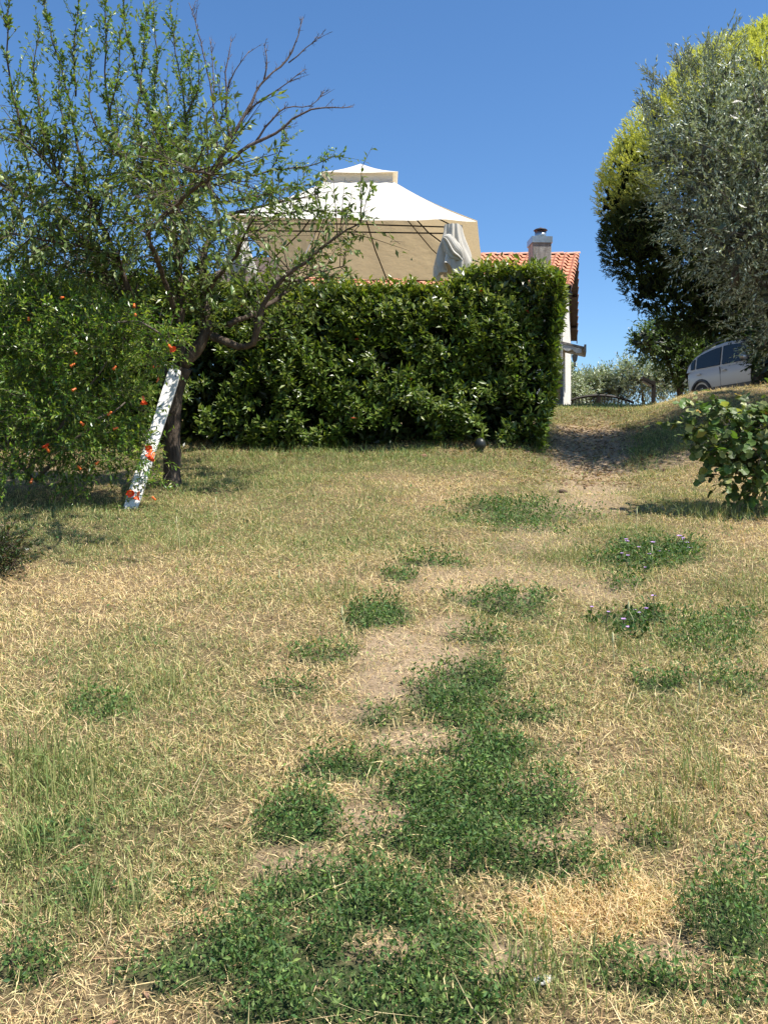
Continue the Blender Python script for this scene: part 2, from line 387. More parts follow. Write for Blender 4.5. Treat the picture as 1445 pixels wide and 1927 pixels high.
def pick(N, a, b, p, var=.22, hue=.08):
    p = p[:, None]
    c = np.array(a)[None] * (1 - p) + np.array(b)[None] * p
    return np.clip(c * (1 + var * (rng.random((N, 1)) * 2 - 1)) * (1 + hue * (rng.random((N, 3)) * 2 - 1)), .004, 1)
STRAW, STRAW2, GREEN, OLIVEG, WEEDC = (.90, .71, .385), (.60, .41, .20), (.12, .21, .065), (.36, .38, .14), (.075, .14, .042)

# flat dead straw lying everywhere
N = 250000
x, y = scatter_xy(N, pw=-.25); wd, lu, ba = mats_at(x, y)
keep = rng.random(N) < (1 - .9 * wd) * (1 - .5 * ba) * (1 - .5 * lu)
x, y, lu, wd = x[keep], y[keep], lu[keep], wd[keep]; N = len(x); fc = np.clip((y / 3.2) ** .40, .78, 3)
g = mask(x, y, GOLD, .3, .3, .2, 7)
h = rng.gamma(3, .013, N).clip(.012, .13) * fc ** .6; ln = np.clip(rng.normal(1.25, .3, N), .3, 1.56)
c = pick(N, STRAW, STRAW2, rng.random(N) ** 2); c = c * (1 - (lu * .35 * rng.random(N))[:, None]) ; c = c * (1 - g[:, None] * .5) + g[:, None] * .5 * np.array((.7, .47, .19))
A = [blades(x, y, h, .0020 * fc * rng.uniform(.6, 1.5, N), ln, rng.random(N) * 6.283, rng.normal(.1, .35, N), c, .003 + rng.random(N) * .012)]
# standing dry stubble
N = 350000
x, y = scatter_xy(N, pw=-.25); wd, lu, ba = mats_at(x, y); cl = fbm(x, y, .25, 31, 3)
keep = rng.random(N) < (1 - .85 * wd) * (1 - .9 * ba) * (.25 + .75 * sstep(.3, .6, cl))
x, y, lu = x[keep], y[keep], lu[keep]; N = len(x); fc = np.clip((y / 3.2) ** .40, .78, 3)
h = rng.gamma(4, .0075, N).clip(.012, .09) * fc ** .4
A.append(blades(x, y, h, .0021 * fc, np.abs(rng.normal(.75, .35, N)), rng.random(N) * 6.283, rng.normal(.5, .6, N), pick(N, STRAW, OLIVEG, np.clip(.15 + lu + .5 * (fbm(x, y, .5, 33, 3) - .4), 0, 1) * rng.random(N) ** .6, .3)))
# golden tall clump in the foreground
N = 24000
gp = GOLD[0]; cx_ = rng.uniform(-2, 2, N); x = gp[0] + gp[2] * cx_; y = gp[1] + gp[3] * rng.uniform(-2, 2, N); kp = rng.random(N) < mask(x, y, GOLD[:2], .55, .7, .16, 9); x, y, cx_ = x[kp], y[kp], cx_[kp]; N = len(x)
A.append(blades(x, y, rng.gamma(4, .0105, N).clip(.015, .11), np.full(N, .0022), np.abs(rng.normal(.95, .35, N)), rng.normal(2.2, 2.0, N), rng.normal(.6, .35, N), pick(N, (.86, .68, .38), (.58, .42, .22), rng.random(N))))
# long single straws
N = 900
x, y = scatter_xy(N, 1.8, 9); A.append(blades(x, y, rng.uniform(.07, .22, N), np.full(N, .0023) * np.clip((y / 3) ** .5, 1, 2), rng.uniform(1.15, 1.52, N), rng.random(N) * 6.283, rng.normal(.15, .3, N), pick(N, (.72, .57, .32), STRAW, rng.random(N)), .012))
V, Fa, C = cat_mesh(A); print('dry tris', len(Fa))
tag(mesh_np('dry_grass', V, Fa, M['grass'], None, C), 'pale dry straw and short dead grass covering the sunlit lawn', 'grass', kind='stuff')

# living grass
N = 580000
x, y = scatter_xy(N, 1.7, 21, -.25); wd, lu, ba = mats_at(x, y); cl = fbm(x, y, .3, 41, 4); cl2 = fbm(x, y, .09, 43, 2)
dens = (lu * .9 + .42 * sstep(.36, .64, cl)) * (.25 + .75 * sstep(.25, .55, cl * .6 + cl2 * .4)) * (1 - .9 * ba) * (1 - .55 * wd)
keep = rng.random(N) < dens
x, y, lu = x[keep], y[keep], lu[keep]; N = len(x); fc = np.clip((y / 3.2) ** .40, .78, 3)
tall = sstep(9.6, 10.8, y) * (1 - sstep(11.2, 14, y)) * .9 + 1
h = rng.gamma(5, .0068, N).clip(.012, .1) * fc ** .35 * tall * (.75 + .5 * lu)
A = [blades(x, y, h, .0026 * fc, np.abs(rng.normal(.6, .35, N)), rng.random(N) * 6.283, rng.normal(.6, .5, N), pick(N, GREEN, OLIVEG, rng.random(N) ** 1.1, .35))]
# tufts: taller sparse blades
tp = np.array([ground_at(*q)[:2] for q in [(80, 1480), (60, 1430), (110, 1500), (700, 940), (640, 1130), (1060, 1060), (1300, 975), (1340, 975), (1390, 980), (1010, 1880), (200, 1740), (45, 1620), (340, 1030), (1440, 1130), (300, 1300), (1250, 1560), (1330, 1480), (1120, 1225)]])
k = rng.integers(0, len(tp), 2600); sp_ = rng.normal(size=(2600, 2)) * (.05 + .02 * tp[k, 1:2] * .5)
x, y = tp[k, 0] + sp_[:, 0], tp[k, 1] + sp_[:, 1]
A.append(blades(x, y, rng.uniform(.06, .2, 2600), np.full(2600, .003), np.abs(rng.normal(.25, .2, 2600)), rng.random(2600) * 6.283, rng.normal(.4, .3, 2600), pick(2600, (.17, .24, .07), (.4, .38, .16), rng.random(2600) ** 1.5)))
V, Fa, C = cat_mesh(A); print('green tris', len(Fa))
tag(mesh_np('green_grass', V, Fa, M['grass'], None, C), 'short living green grass growing between the dry patches', 'grass', kind='stuff')

# leafy dark green weeds, in patches
N = 430000
x, y = scatter_xy(N, 1.7, 12.5, -.12); wd, lu, ba = mats_at(x, y); cl = fbm(x, y, .1, 51, 3)
keep = rng.random(N) < wd * (.2 + .8 * sstep(.3, .52, cl)) + .02 * (fbm(x, y, .3, 57, 2) > .5)
x, y, cl, wd = x[keep], y[keep], cl[keep], wd[keep]; N = len(x); fc = np.clip((y / 3.2) ** .5, .85, 2.2)
hh = (.012 + .075 * rng.random(N) ** 1.3 * (.45 + 1.1 * sstep(.3, .7, cl))) * (.4 + .6 * wd)
tallp = mask(x, y, [WEED[14]], .3, .3); hh *= 1 + 1.3 * tallp
pos = np.stack([x + rng.normal(size=N) * .01, y + rng.normal(size=N) * .01, H(x, y) + hh], -1)
v, f, k = leaves(SL, pos, rdir(N, .45), rdir(N, 1.2), rng.uniform(.011, .026, N) * fc, 1.25)
yel = (rng.random(N) < .06).astype(float)
weedA = [(v, f, cols(N, k, WEEDC, .4, .18, (.27, .36, .1), np.clip(yel + .5 * rng.random(N) ** 2.5, 0, 1)))]
st = rng.random(N) < .16
weedA.append(blades(x[st], y[st], hh[st] + .02, .0022 * fc[st], np.abs(rng.normal(.3, .25, st.sum())), rng.random(st.sum()) * 6.283, rng.normal(.2, .2, st.sum()), pick(int(st.sum()), WEEDC, GREEN, rng.random(st.sum()))))
V, Fa, C = cat_mesh(weedA); print('weed tris', len(Fa))
tag(mesh_np('weeds', V, Fa, M['weed'], None, C), 'low dark green leafy weeds spreading in patches over the dry lawn', 'weeds', kind='stuff')

# leaf litter and path mulch
N = 16000
x = rng.uniform(-.1, 5.2, N); y = rng.uniform(9, 16, N)
kp = np.exp(-((x - .228 * y) / .75) ** 2) > rng.random(N); x, y = x[kp], y[kp]; N = len(x)
xl, yl = scatter_xy(500, 2, 11)
x2 = np.concatenate([x, rng.uniform(-6, 2.2, 1500), xl]); y2 = np.concatenate([y, 10.95 + rng.normal(size=1500) * .3, yl]); N = len(x2)
pos = np.stack([x2, y2, H(x2, y2) + .008], -1)
v, f, k = leaves(SL, pos, rdir(N) * (1, 1, .2), rdir(N, 2.5), rng.uniform(.03, .09, N) * np.where(y2 < 9, .5, 1), 1.1)
tag(mesh_np('leaf_litter', v, f, M['grass'], None, cols(N, k, (.24, .16, .1), .6, .15)), 'brown dead leaves littering the worn path and hedge foot', 'leaf litter', kind='stuff')

# ------------------------------------------------------------------ hedge
def split_leaves(tpl, P, D, Nn, SZ, C, material, par, count, wid, score, name='leaf', toward=None):
    """the largest-showing leaves become objects that share a few meshes; returns a mask of the rest"""
    idx = np.argsort(-score)[:count]
    T, Fc = tpl; mes = []
    for q in range(6):
        me = bpy.data.meshes.new(name); vv = np.array(T) * (1, wid, 1); me.from_pydata(vv.tolist(), [], Fc.tolist())
        a = me.attributes.new('col', 'FLOAT_COLOR', 'POINT')
        cc = np.ones((len(vv), 4), dtype=np.float32); cc[:, :3] = C[idx[q * 7 % len(idx)]]; a.data.foreach_set('color', cc.ravel())
        me.materials.append(material); mes.append(me)
    d, s_, n = frames(D[idx], Nn[idx])
    for j, i in enumerate(idx):
        o = bpy.data.objects.new(name, mes[j % 6]); COL.objects.link(o); o.parent = par
        R = np.eye(4); z = SZ[i]; R[:3, 0] = d[j] * z; R[:3, 1] = s_[j] * z; R[:3, 2] = n[j] * z; R[:3, 3] = P[i]
        o.matrix_local = Matrix(R.tolist())
    rest = np.ones(len(P), bool); rest[idx] = False
    return rest
HX0, HX1, HY0, HY1 = -7.2, 2.02, 11.05, 12.5
def hedge_top(x): return 3.96 + .27 * sstep(.6, 1.35, x) + .13 * (fbm(x, x * 0 + 3, .9, 60) - .5) + .3 * (1 - sstep(-2.6, -1.6, x))*.3
def build_hedge():
    r = empty('hedge', (0, 11.8, float(H(0, 11.8))))
    org = np.array(r.location)
    tag(r, 'tall clipped evergreen hedge of glossy dark leaves across the slope below the gazebo', 'hedge')
    # shoot centres on front, top and right end
    cs, ax = [], []
    n = 6300; x = rng.uniform(HX0, HX1, n); u = rng.random(n); base = H(x, HY0 + 0 * x); z = base + .04 + (hedge_top(x) - base - .04) * u ** .86
    rounding = .22 * sstep(.86, 1, (z - base) / (hedge_top(x) - base))
    bulge = (fbm(x, z, .55, 61, 3) - .5) * .42
    y = HY0 - bulge + rounding + np.abs(rng.normal(size=n)) * .1 + .14 * (1 - sstep(0, .35, z - base)) + .3 * (z - base) / (hedge_top(x) - base)
    hidden = (fbm(x, z, .3, 63, 3) < .35 + .17 * (1 - sstep(.1, 1.2, z - base))) | (x > HX1 + .14 - .2 * (1 - u) ** 2.5 - .26 * sstep(.84, 1, u) ** 2)
    kp = ~hidden
    cs.append(np.stack([x, y, z], -1)[kp]); ax.append((nrm(np.stack([rng.normal(size=n) * .5, -np.ones(n) * .8, .55 + rng.normal(size=n) * .4], -1)))[kp])
    n = 2600; x = rng.uniform(HX0, HX1 - .12, n); y = rng.uniform(HY0 + .4, HY1, n); sp_ = rng.random(n) ** 3 * .16
    cs.append(np.stack([x, y, hedge_top(x) + (fbm(x, y, .4, 66, 3) - .5) * .18 + sp_], -1)); ax.append(nrm(np.stack([rng.normal(size=n) * .35, rng.normal(size=n) * .35 - .15, np.ones(n)], -1)))
    n = 1100; y = rng.uniform(HY0 + .1, HY1, n); u = rng.random(n); b0 = H(HX1, y); z = b0 + .05 + (hedge_top(np.full(n, HX1)) - b0) * u ** .8
    x = HX1 + (y - HY0) * .1 + (fbm(y, z, .4, 67) - .5) * .22 + .17 - .2 * (1 - u) ** 2.5 - .3 * sstep(.84, 1, u) ** 2
    cs.append(np.stack([x, y, z], -1)); ax.append(nrm(np.stack([np.ones(n) * .8, rng.normal(size=n) * .5 - .3, .6 + rng.normal(size=n) * .35], -1)))
    cs = np.vstack(cs); ax = np.vstack(ax); N = len(cs)
    P, D, Nn = [], [], []
    k = 8
    t = rng.random((N, k, 1)); rr = rng.normal(size=(N, k, 3)); rr = nrm(rr - (rr * ax[:, None]).sum(-1, keepdims=True) * ax[:, None])
    P = (cs[:, None] - ax[:, None] * .13 * t + rr * .012).reshape(-1, 3)
    D = (ax[:, None] * (.35 + .55 * (1 - t)) + rr * (.75 + .4 * t) + rng.normal(size=rr.shape) * .12).reshape(-1, 3)
    Nn = (ax[:, None] * .7 - rr * .4 + np.array([.1, -.1, .8]) + rng.normal(size=rr.shape) * .3).reshape(-1, 3)
    NL_ = len(P); SZ = rng.uniform(.065, .115, NL_)
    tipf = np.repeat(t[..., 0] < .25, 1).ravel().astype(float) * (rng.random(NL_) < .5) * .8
    top_lit = sstep(-.7, .1, P[:, 2] - hedge_top(P[:, 0]))  # sunlit yellow put into the leaf colour towards the hedge top
    basec = cols(NL_, 1, (.115, .17, .028), .45, .12, (.38, .40, .07), np.clip(tipf * (.3 + .7 * top_lit) + .22 * top_lit * rng.random(NL_), 0, 1))
    red = rng.random(NL_) < .0006; basec[red] = (.42, .05, .02)
    score = -P[:, 1] + rng.random(NL_) * .35 + (P[:, 2] > 2.2) * .2 - 5 * ((P[:, 0] < -3.2) | (P[:, 0] > 2.4)) + .3 * D[:, 2]
    rest = split_leaves(FL, P - org, D, Nn, SZ * 1.0, basec, M['hedge'], r, 300, 1.05, score)
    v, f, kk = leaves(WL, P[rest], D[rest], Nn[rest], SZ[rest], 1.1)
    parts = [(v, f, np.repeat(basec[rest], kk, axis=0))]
    # interior leaves, packed; the hedge's inner shade is in their dark colour
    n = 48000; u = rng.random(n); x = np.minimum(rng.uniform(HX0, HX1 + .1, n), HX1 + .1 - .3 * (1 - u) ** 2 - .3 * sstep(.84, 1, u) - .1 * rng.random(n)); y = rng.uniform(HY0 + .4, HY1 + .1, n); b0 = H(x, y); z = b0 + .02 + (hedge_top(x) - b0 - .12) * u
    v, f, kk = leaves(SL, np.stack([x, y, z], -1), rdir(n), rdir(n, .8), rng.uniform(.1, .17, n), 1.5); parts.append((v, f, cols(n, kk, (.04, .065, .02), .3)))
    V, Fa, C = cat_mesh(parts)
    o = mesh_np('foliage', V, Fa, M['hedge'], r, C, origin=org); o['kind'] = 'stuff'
    # stems
    mb = MB()
    for i in range(60):
        x = rng.uniform(HX0, HX1); y = rng.uniform(11.75, 12.3); z0 = float(H(x, y)) - .05; x1, y1 = x + rng.normal() * .25, y + rng.normal() * .15
        mb.tube([Vector((x, y, z0)) - Vector(org), Vector(((x + x1) / 2 + rng.normal() * .05, (y + y1) / 2, z0 + .9)) - Vector(org), Vector((x1, y1, z0 + 1.8)) - Vector(org)], [.028, .02, .008], 6)
    for i in range(160):
        x = rng.uniform(HX0, HX1); y = rng.uniform(11.7, 12.2); z0 = float(H(x, y)) + rng.uniform(.2, 1.5); dx = rng.normal() * .3
        mb.tube([Vector((x, y, z0)) - Vector(org), Vector((x + dx, y - .15 + rng.normal() * .15, z0 + .35)) - Vector(org)], [.01, .004], 4)
    o = mb.build('stem', M['bark'], r); o['kind'] = 'stuff'
build_hedge()

# ------------------------------------------------------------------ fruit tree with bare branches
def resample(pts, step):
    pts = np.array(pts, float); seg = np.linalg.norm(np.diff(pts, axis=0), axis=1); L = np.concatenate([[0], np.cumsum(seg)])
    n = max(2, int(L[-1] / step)); t = np.linspace(0, L[-1], n)
    # smooth via Catmull-ish cubic: plain interp then smoothing
    q = np.stack([np.interp(t, L, pts[:, i]) for i in range(3)], -1)
    for _ in range(2): q[1:-1] = (q[:-2] + 2 * q[1:-1] + q[2:]) / 4
    return q, L[-1]
def build_fruit_tree():
    base = ground_at(322, 918); Y0 = 8.87
    r = empty('fruit_tree', base); org = base.copy()
    tag(r, 'spreading fruit tree with pale green fruit and bare dead branches at its top right', 'tree')
    T = MB(); DT = MB()
    g = lambda q: [at(a, b, c) for a, b, c in q]
    # kind: d dense drooping, s upright small-leaved shoots, x dead, n none
    L = [
     ('n', [(322, 930, 8.87), (322, 860, 8.87), (320, 780, 8.87), (332, 720, 8.85), (345, 690, 8.83)], .088, .075),
     ('d', [(322, 740, 8.87), (300, 690, 8.9), (262, 622, 8.95), (225, 548, 9.0), (165, 495, 9.05), (120, 420, 9.1), (60, 380, 9.15), (-30, 330, 9.2)], .05, .012),
     ('d', [(262, 622, 8.95), (250, 560, 8.8), (225, 480, 8.6), (180, 400, 8.4), (110, 330, 8.3), (40, 250, 8.2)], .035, .008),
     ('d', [(340, 700, 8.84), (334, 600, 8.85), (336, 520, 8.9), (330, 430, 9.0), (310, 330, 9.0), (300, 250, 9.1)], .05, .012),
     ('d', [(345, 690, 8.83), (380, 648, 8.8), (402, 630, 8.78), (390, 600, 8.8), (380, 540, 8.9), (385, 470, 9.0), (400, 420, 9.1)], .062, .022),
     ('d', [(402, 632, 8.78), (440, 645, 8.7), (470, 655, 8.65), (484, 640, 8.6), (480, 600, 8.55), (500, 560, 8.5), (550, 510, 8.45), (610, 465, 8.4), (690, 415, 8.35)], .042, .006),
     ('d', [(430, 612, 8.75), (480, 590, 8.9), (520, 560, 9.1), (580, 520, 9.3), (650, 500, 9.4)], .03, .006),
     ('d', [(336, 520, 8.9), (350, 440, 8.6), (330, 380, 8.3), (280, 330, 8.0), (240, 300, 7.8)], .03, .006),
     ('d', [(400, 420, 9.1), (450, 400, 9.4), (520, 385, 9.6), (600, 370, 9.8)], .02, .005),
     ('d', [(225, 548, 9.0), (180, 520, 9.4), (100, 500, 9.8), (20, 470, 10.0)], .03, .008),
     ('d', [(334, 600, 8.85), (300, 520, 8.3), (270, 440, 7.8), (330, 400, 7.2), (375, 360, 6.5), (400, 335, 5.9), (350, 320, 5.6)], .03, .008),  # forward limb added to cast shade on the lawn at left
     ('d', [(385, 560, 8.9), (430, 500, 8.5), (460, 450, 8.2), (480, 410, 8.0)], .025, .006),
     ('n', [(345, 470, 9.0), (355, 400, 9.0), (368, 370, 9.0), (400, 325, 8.95), (450, 290, 8.9)], .036, .024),
     ('x', [(450, 290, 8.9), (480, 272, 8.9), (530, 250, 8.85), (555, 222, 8.8), (605, 203, 8.8), (665, 201, 8.8)], .019, .0035),
     ('x', [(480, 272, 8.9), (510, 235, 8.9), (540, 190, 8.9), (580, 210, 8.95), (610, 172, 8.95)], .012, .003),
     ('x', [(400, 325, 8.95), (430, 262, 8.9), (465, 215, 8.9), (495, 155, 8.95), (545, 120, 9.0), (565, 60, 9.0), (570, 35, 9.0)], .022, .003),
     ('x', [(495, 155, 8.95), (510, 130, 8.9), (500, 100, 8.9), (497, 82, 8.9)], .009, .003),
     ('x', [(545, 120, 9.0), (580, 88, 9.0), (608, 62, 9.0)], .008, .003),
     ('x', [(430, 262, 8.9), (425, 180, 8.85), (428, 110, 8.8), (436, 75, 8.8)], .014, .003),
     ('x', [(425, 180, 8.85), (450, 120, 8.8), (470, 95, 8.8)], .008, .003),
     ('x', [(412, 300, 8.95), (402, 200, 9.0), (388, 110, 9.0), (362, 30, 9.0), (356, 5, 9)], .012, .003),
     ('x', [(402, 200, 9.0), (405, 120, 9.05), (395, 70, 9.1)], .007, .003),
     ('x', [(465, 215, 8.9), (500, 180, 8.8), (540, 160, 8.8), (575, 130, 8.8)], .009, .003),
     ('s', [(330, 430, 9.0), (345, 330, 8.9), (350, 220, 8.8), (330, 120, 8.8), (322, 10, 8.8)], .014, .003),
     ('s', [(310, 330, 9.0), (292, 200, 9.0), (300, 90, 9.0), (290, 0, 9.0)], .014, .003),
     ('s', [(300, 250, 9.1), (260, 150, 9.1), (235, 60, 9.1), (242, -40, 9.1)], .014, .003),
     ('s', [(240, 300, 7.8), (205, 220, 8.0), (195, 120, 8.0), (198, 0, 8.0), (205, -60, 8)], .012, .003),
     ('s', [(180, 400, 8.4), (160, 290, 8.5), (140, 180, 8.5), (105, 80, 8.5), (82, -20, 8.5)], .016, .003),
     ('s', [(140, 180, 8.5), (138, 90, 8.5), (148, 0, 8.5), (155, -60, 8.5)], .01, .003),
     ('s', [(110, 330, 8.3), (80, 220, 8.3), (60, 130, 8.3), (75, 40, 8.3)], .012, .003),
     ('s', [(40, 250, 8.2), (10, 150, 8.1), (5, 60, 8.0), (18, -40, 8.0)], .012, .003),
     ('s', [(350, 220, 8.8), (380, 150, 8.7), (375, 110, 8.7)], .008, .003),
     ('s', [(180, 400, 8.4), (215, 320, 8.5), (222, 230, 8.6), (210, 160, 8.6)], .01, .003),
     ('s', [(110, 330, 8.3), (130, 250, 8.4), (112, 180, 8.4), (120, 110, 8.5)], .01, .003),
     ('s', [(60, 380, 9.15), (50, 300, 9.1), (30, 210, 9.0), (40, 120, 9.0)], .01, .003),
     ('s', [(310, 330, 9.0), (345, 270, 9.0), (362, 190, 9.0), (350, 90, 9.0)], .01, .003),
     ('s', [(280, 330, 8.0), (310, 260, 8.0), (325, 200, 8.1), (310, 150, 8.1)], .01, .003),
     ('s', [(240, 300, 7.8), (180, 240, 7.8), (165, 160, 7.9), (178, 90, 7.9)], .01, .003),
     ('s', [(330, 430, 9.0), (390, 360, 9.0), (420, 300, 9.0), (440, 250, 9.0)], .01, .003),
     ('d', [(300, 690, 8.9), (240, 640, 8.6), (150, 600, 8.5), (60, 560, 8.6)], .02, .005),
     ('d', [(225, 480, 8.6), (150, 460, 8.3), (70, 450, 8.1), (-10, 430, 8.0)], .02, .005),
     ('s', [(280, 330, 8.0), (255, 220, 8.2), (268, 100, 8.3), (280, 10, 8.3)], .01, .003),
     ('s', [(400, 350, 9.2), (450, 335, 9.4), (510, 320, 9.6), (580, 312, 9.7), (645, 292, 9.8)], .014, .003),
     ('s', [(400, 380, 9.0), (470, 368, 9.2), (540, 350, 9.3), (600, 345, 9.4)], .014, .003),
     ('s', [(510, 320, 9.6), (530, 280, 9.6), (540, 240, 9.6)], .007, .003),
     ('s', [(450, 400, 9.4), (520, 400, 9.4), (600, 395, 9.4), (680, 400, 9.4)], .01, .003),
     ('s', [(345, 330, 8.9), (395, 270, 8.8), (420, 200, 8.8), (410, 150, 8.8)], .01, .003),
     ('s', [(205, 220, 8.0), (230, 150, 7.9), (225, 60, 7.9)], .008, .003),
    ]
    st, sd, sl_, skind, srad = [], [], [], [], []
    for kind, q, r0, r1 in L:
        P, Ln = resample(g(q), .09)
        wob = np.cumsum(rng.normal(size=P.shape) * .008, axis=0); wob -= np.linspace(0, 1, len(P))[:, None] * wob[-1]; P = P + wob
        rad = np.linspace(r0, r1, len(P)) * (1 + .1 * rng.normal(size=len(P)) * (r0 > .02))
        if r0 == .088: rad[0] *= 1.5; rad[1] *= 1.12; rad[-1] *= 1.1
        (DT if kind == 'x' else T).tube([p - org for p in P], rad, 10 if r0 > .03 else 6)
        if kind == 'n': continue
        tng = nrm(np.gradient(P, axis=0)); qx = np.mean([w_[0] for w_ in q]); thin = .45 if (qx > 430 or q[-1][2] < 6.5) else (1.1 if qx < 210 else 1.0)
        dens = {'d': 44, 's': 34, 'x': 17}[kind]; n = int(Ln * dens * (thin if kind == 'd' else 1))
        lo = .22 if kind == 'd' else .05
        u = rng.uniform(lo, 1, n) * (len(P) - 1); i0 = np.minimum(u.astype(int), len(P) - 2); fr = (u - i0)[:, None]
        p = P[i0] * (1 - fr) + P[i0 + 1] * fr; d = tng[i0]
        rad_ = rng.normal(size=(n, 3)); rad_ = nrm(rad_ - (rad_ * d).sum(-1, keepdims=True) * d)
        if kind == 'd': dd = d * .4 + rad_ * .9 + np.array([0, 0, .35]); ll = rng.uniform(.15, .7, n)
        elif kind == 's': dd = d * .9 + rad_ * .6 + np.array([0, 0, .1]); ll = rng.gamma(2, .07, n).clip(.04, .42)
        else: dd = d * .8 + rad_ * .55 + np.array([.1, 0, .35]); ll = rng.gamma(2, .035, n).clip(.02, .3)
        st.append(p); sd.append(nrm(dd)); sl_.append(ll); skind += [kind] * n
        srad.append(np.full(n, {'d': .0055, 's': .003, 'x': .004}[kind]))
    st = np.vstack(st); sd = np.vstack(sd); sl_ = np.concatenate(sl_); sk = np.array(skind); srad = np.concatenate(srad)
    # dead twigs get short spurs
    x_ = sk == 'x'; V1, F1 = twig_tubes(st[x_], sd[x_], sl_[x_], srad[x_], 0)
    ns = 4; q = np.repeat(st[x_], ns, 0) + np.repeat(sd[x_] * sl_[x_][:, None], ns, 0) * rng.random((x_.sum() * ns, 1)); dq = nrm(np.repeat(sd[x_], ns, 0) + rng.normal(size=q.shape) * .7)
    V2, F2 = twig_tubes(q, dq, rng.uniform(.012, .05, len(q)), .0026, 0)
    dv, df, _ = cat_mesh([(V1, F1, np.zeros((len(V1), 3))), (V2, F2, np.zeros((len(V2), 3)))])
    DT.add(dv - org, df)
    V1, F1 = twig_tubes(st[~x_], sd[~x_], sl_[~x_], srad[~x_], .2); T.add(V1 - org, F1)
    # second order twigs on the dense ones
    d_ = sk == 'd'; ns = 2; q = np.repeat(st[d_], ns, 0) + np.repeat(sd[d_] * sl_[d_][:, None], ns, 0) * rng.uniform(.25, .9, (d_.sum() * ns, 1)); dq = nrm(np.repeat(sd[d_], ns, 0) * .6 + rng.normal(size=q.shape) * .7)
    lq = rng.uniform(.1, .3, len(q)); V3, F3 = twig_tubes(q, dq, lq, .0032, .3); T.add(V3 - org, F3)
    T.build('trunk', M['bark'], r, True); o = DT.build('dead_branch', M['deadbark'], r, True); o['label'] = 'bare leafless grey twigs'
    parts = []
    ok = rng.random(len(q)) < .85
    P, D, Nn = twig_leaves(np.vstack([st[d_], q[ok]]), np.vstack([sd[d_], dq[ok]]), np.concatenate([sl_[d_], lq[ok]]), 9, .1, .85, .45, .3)
    n = len(P); kp = rng.random(n) < .8; P, D, Nn = P[kp], D[kp], Nn[kp]; n = len(P)
    v, f, k = leaves(NL, P, D, Nn, rng.uniform(.05, .095, n), 1.45)
    parts.append((v, f, cols(n, k, (.12, .175, .05), .35, .12, (.27, .33, .1), (rng.random(n) < .25) * .8)))
    s_ = sk == 's'
    P, D, Nn = twig_leaves(st[s_], sd[s_], sl_[s_], 10, .04, .9, .15, .3, .0)
    n = len(P); v, f, k = leaves(SL, P, D, Nn, rng.uniform(.03, .055, n), 1.5)
    parts.append((v, f, cols(n, k, (.16, .25, .07), .3, .12, (.35, .42, .12), (rng.random(n) < .2) * .8)))
    V, Fa, C = cat_mesh(parts)
    o = mesh_np('crown', V, Fa, M['peach'], r, C, origin=org); o['kind'] = 'stuff'
    # fruit
    fm = mat('pale_green_fruit', [(.3, (.28, .34, .12)), (.7, (.42, .47, .2))], 20, .5)
    for px, py, Y in [(188, 290, 8.2), (128, 300, 8.3), (4, 336, 8.0), (198, 348, 8.3), (96, 440, 8.3), (440, 552, 8.3), (458, 568, 8.3), (362, 582, 8.3), (320, 452, 7.8), (148, 318, 8.2), (112, 335, 8.4), (60, 465, 8.4), (345, 300, 8.6), (470, 240, 8.85), (245, 372, 8.2), (430, 508, 8.2), (165, 255, 8.4)]:
        mb = MB(); prof = [(.001, -.019), (.011, -.016), (.017, -.006), (.018, .004), (.013, .014), (.004, .0175), (.0015, .03)]
        mb.lathe(prof, (0, 0, 0), 10); o = mb.build('fruit', fm, r, True, at(px, py, Y - .15) - org); o.rotation_euler = (rng.normal() * .3, rng.normal() * .3, 0); o.scale = (1.2,) * 3
build_fruit_tree()

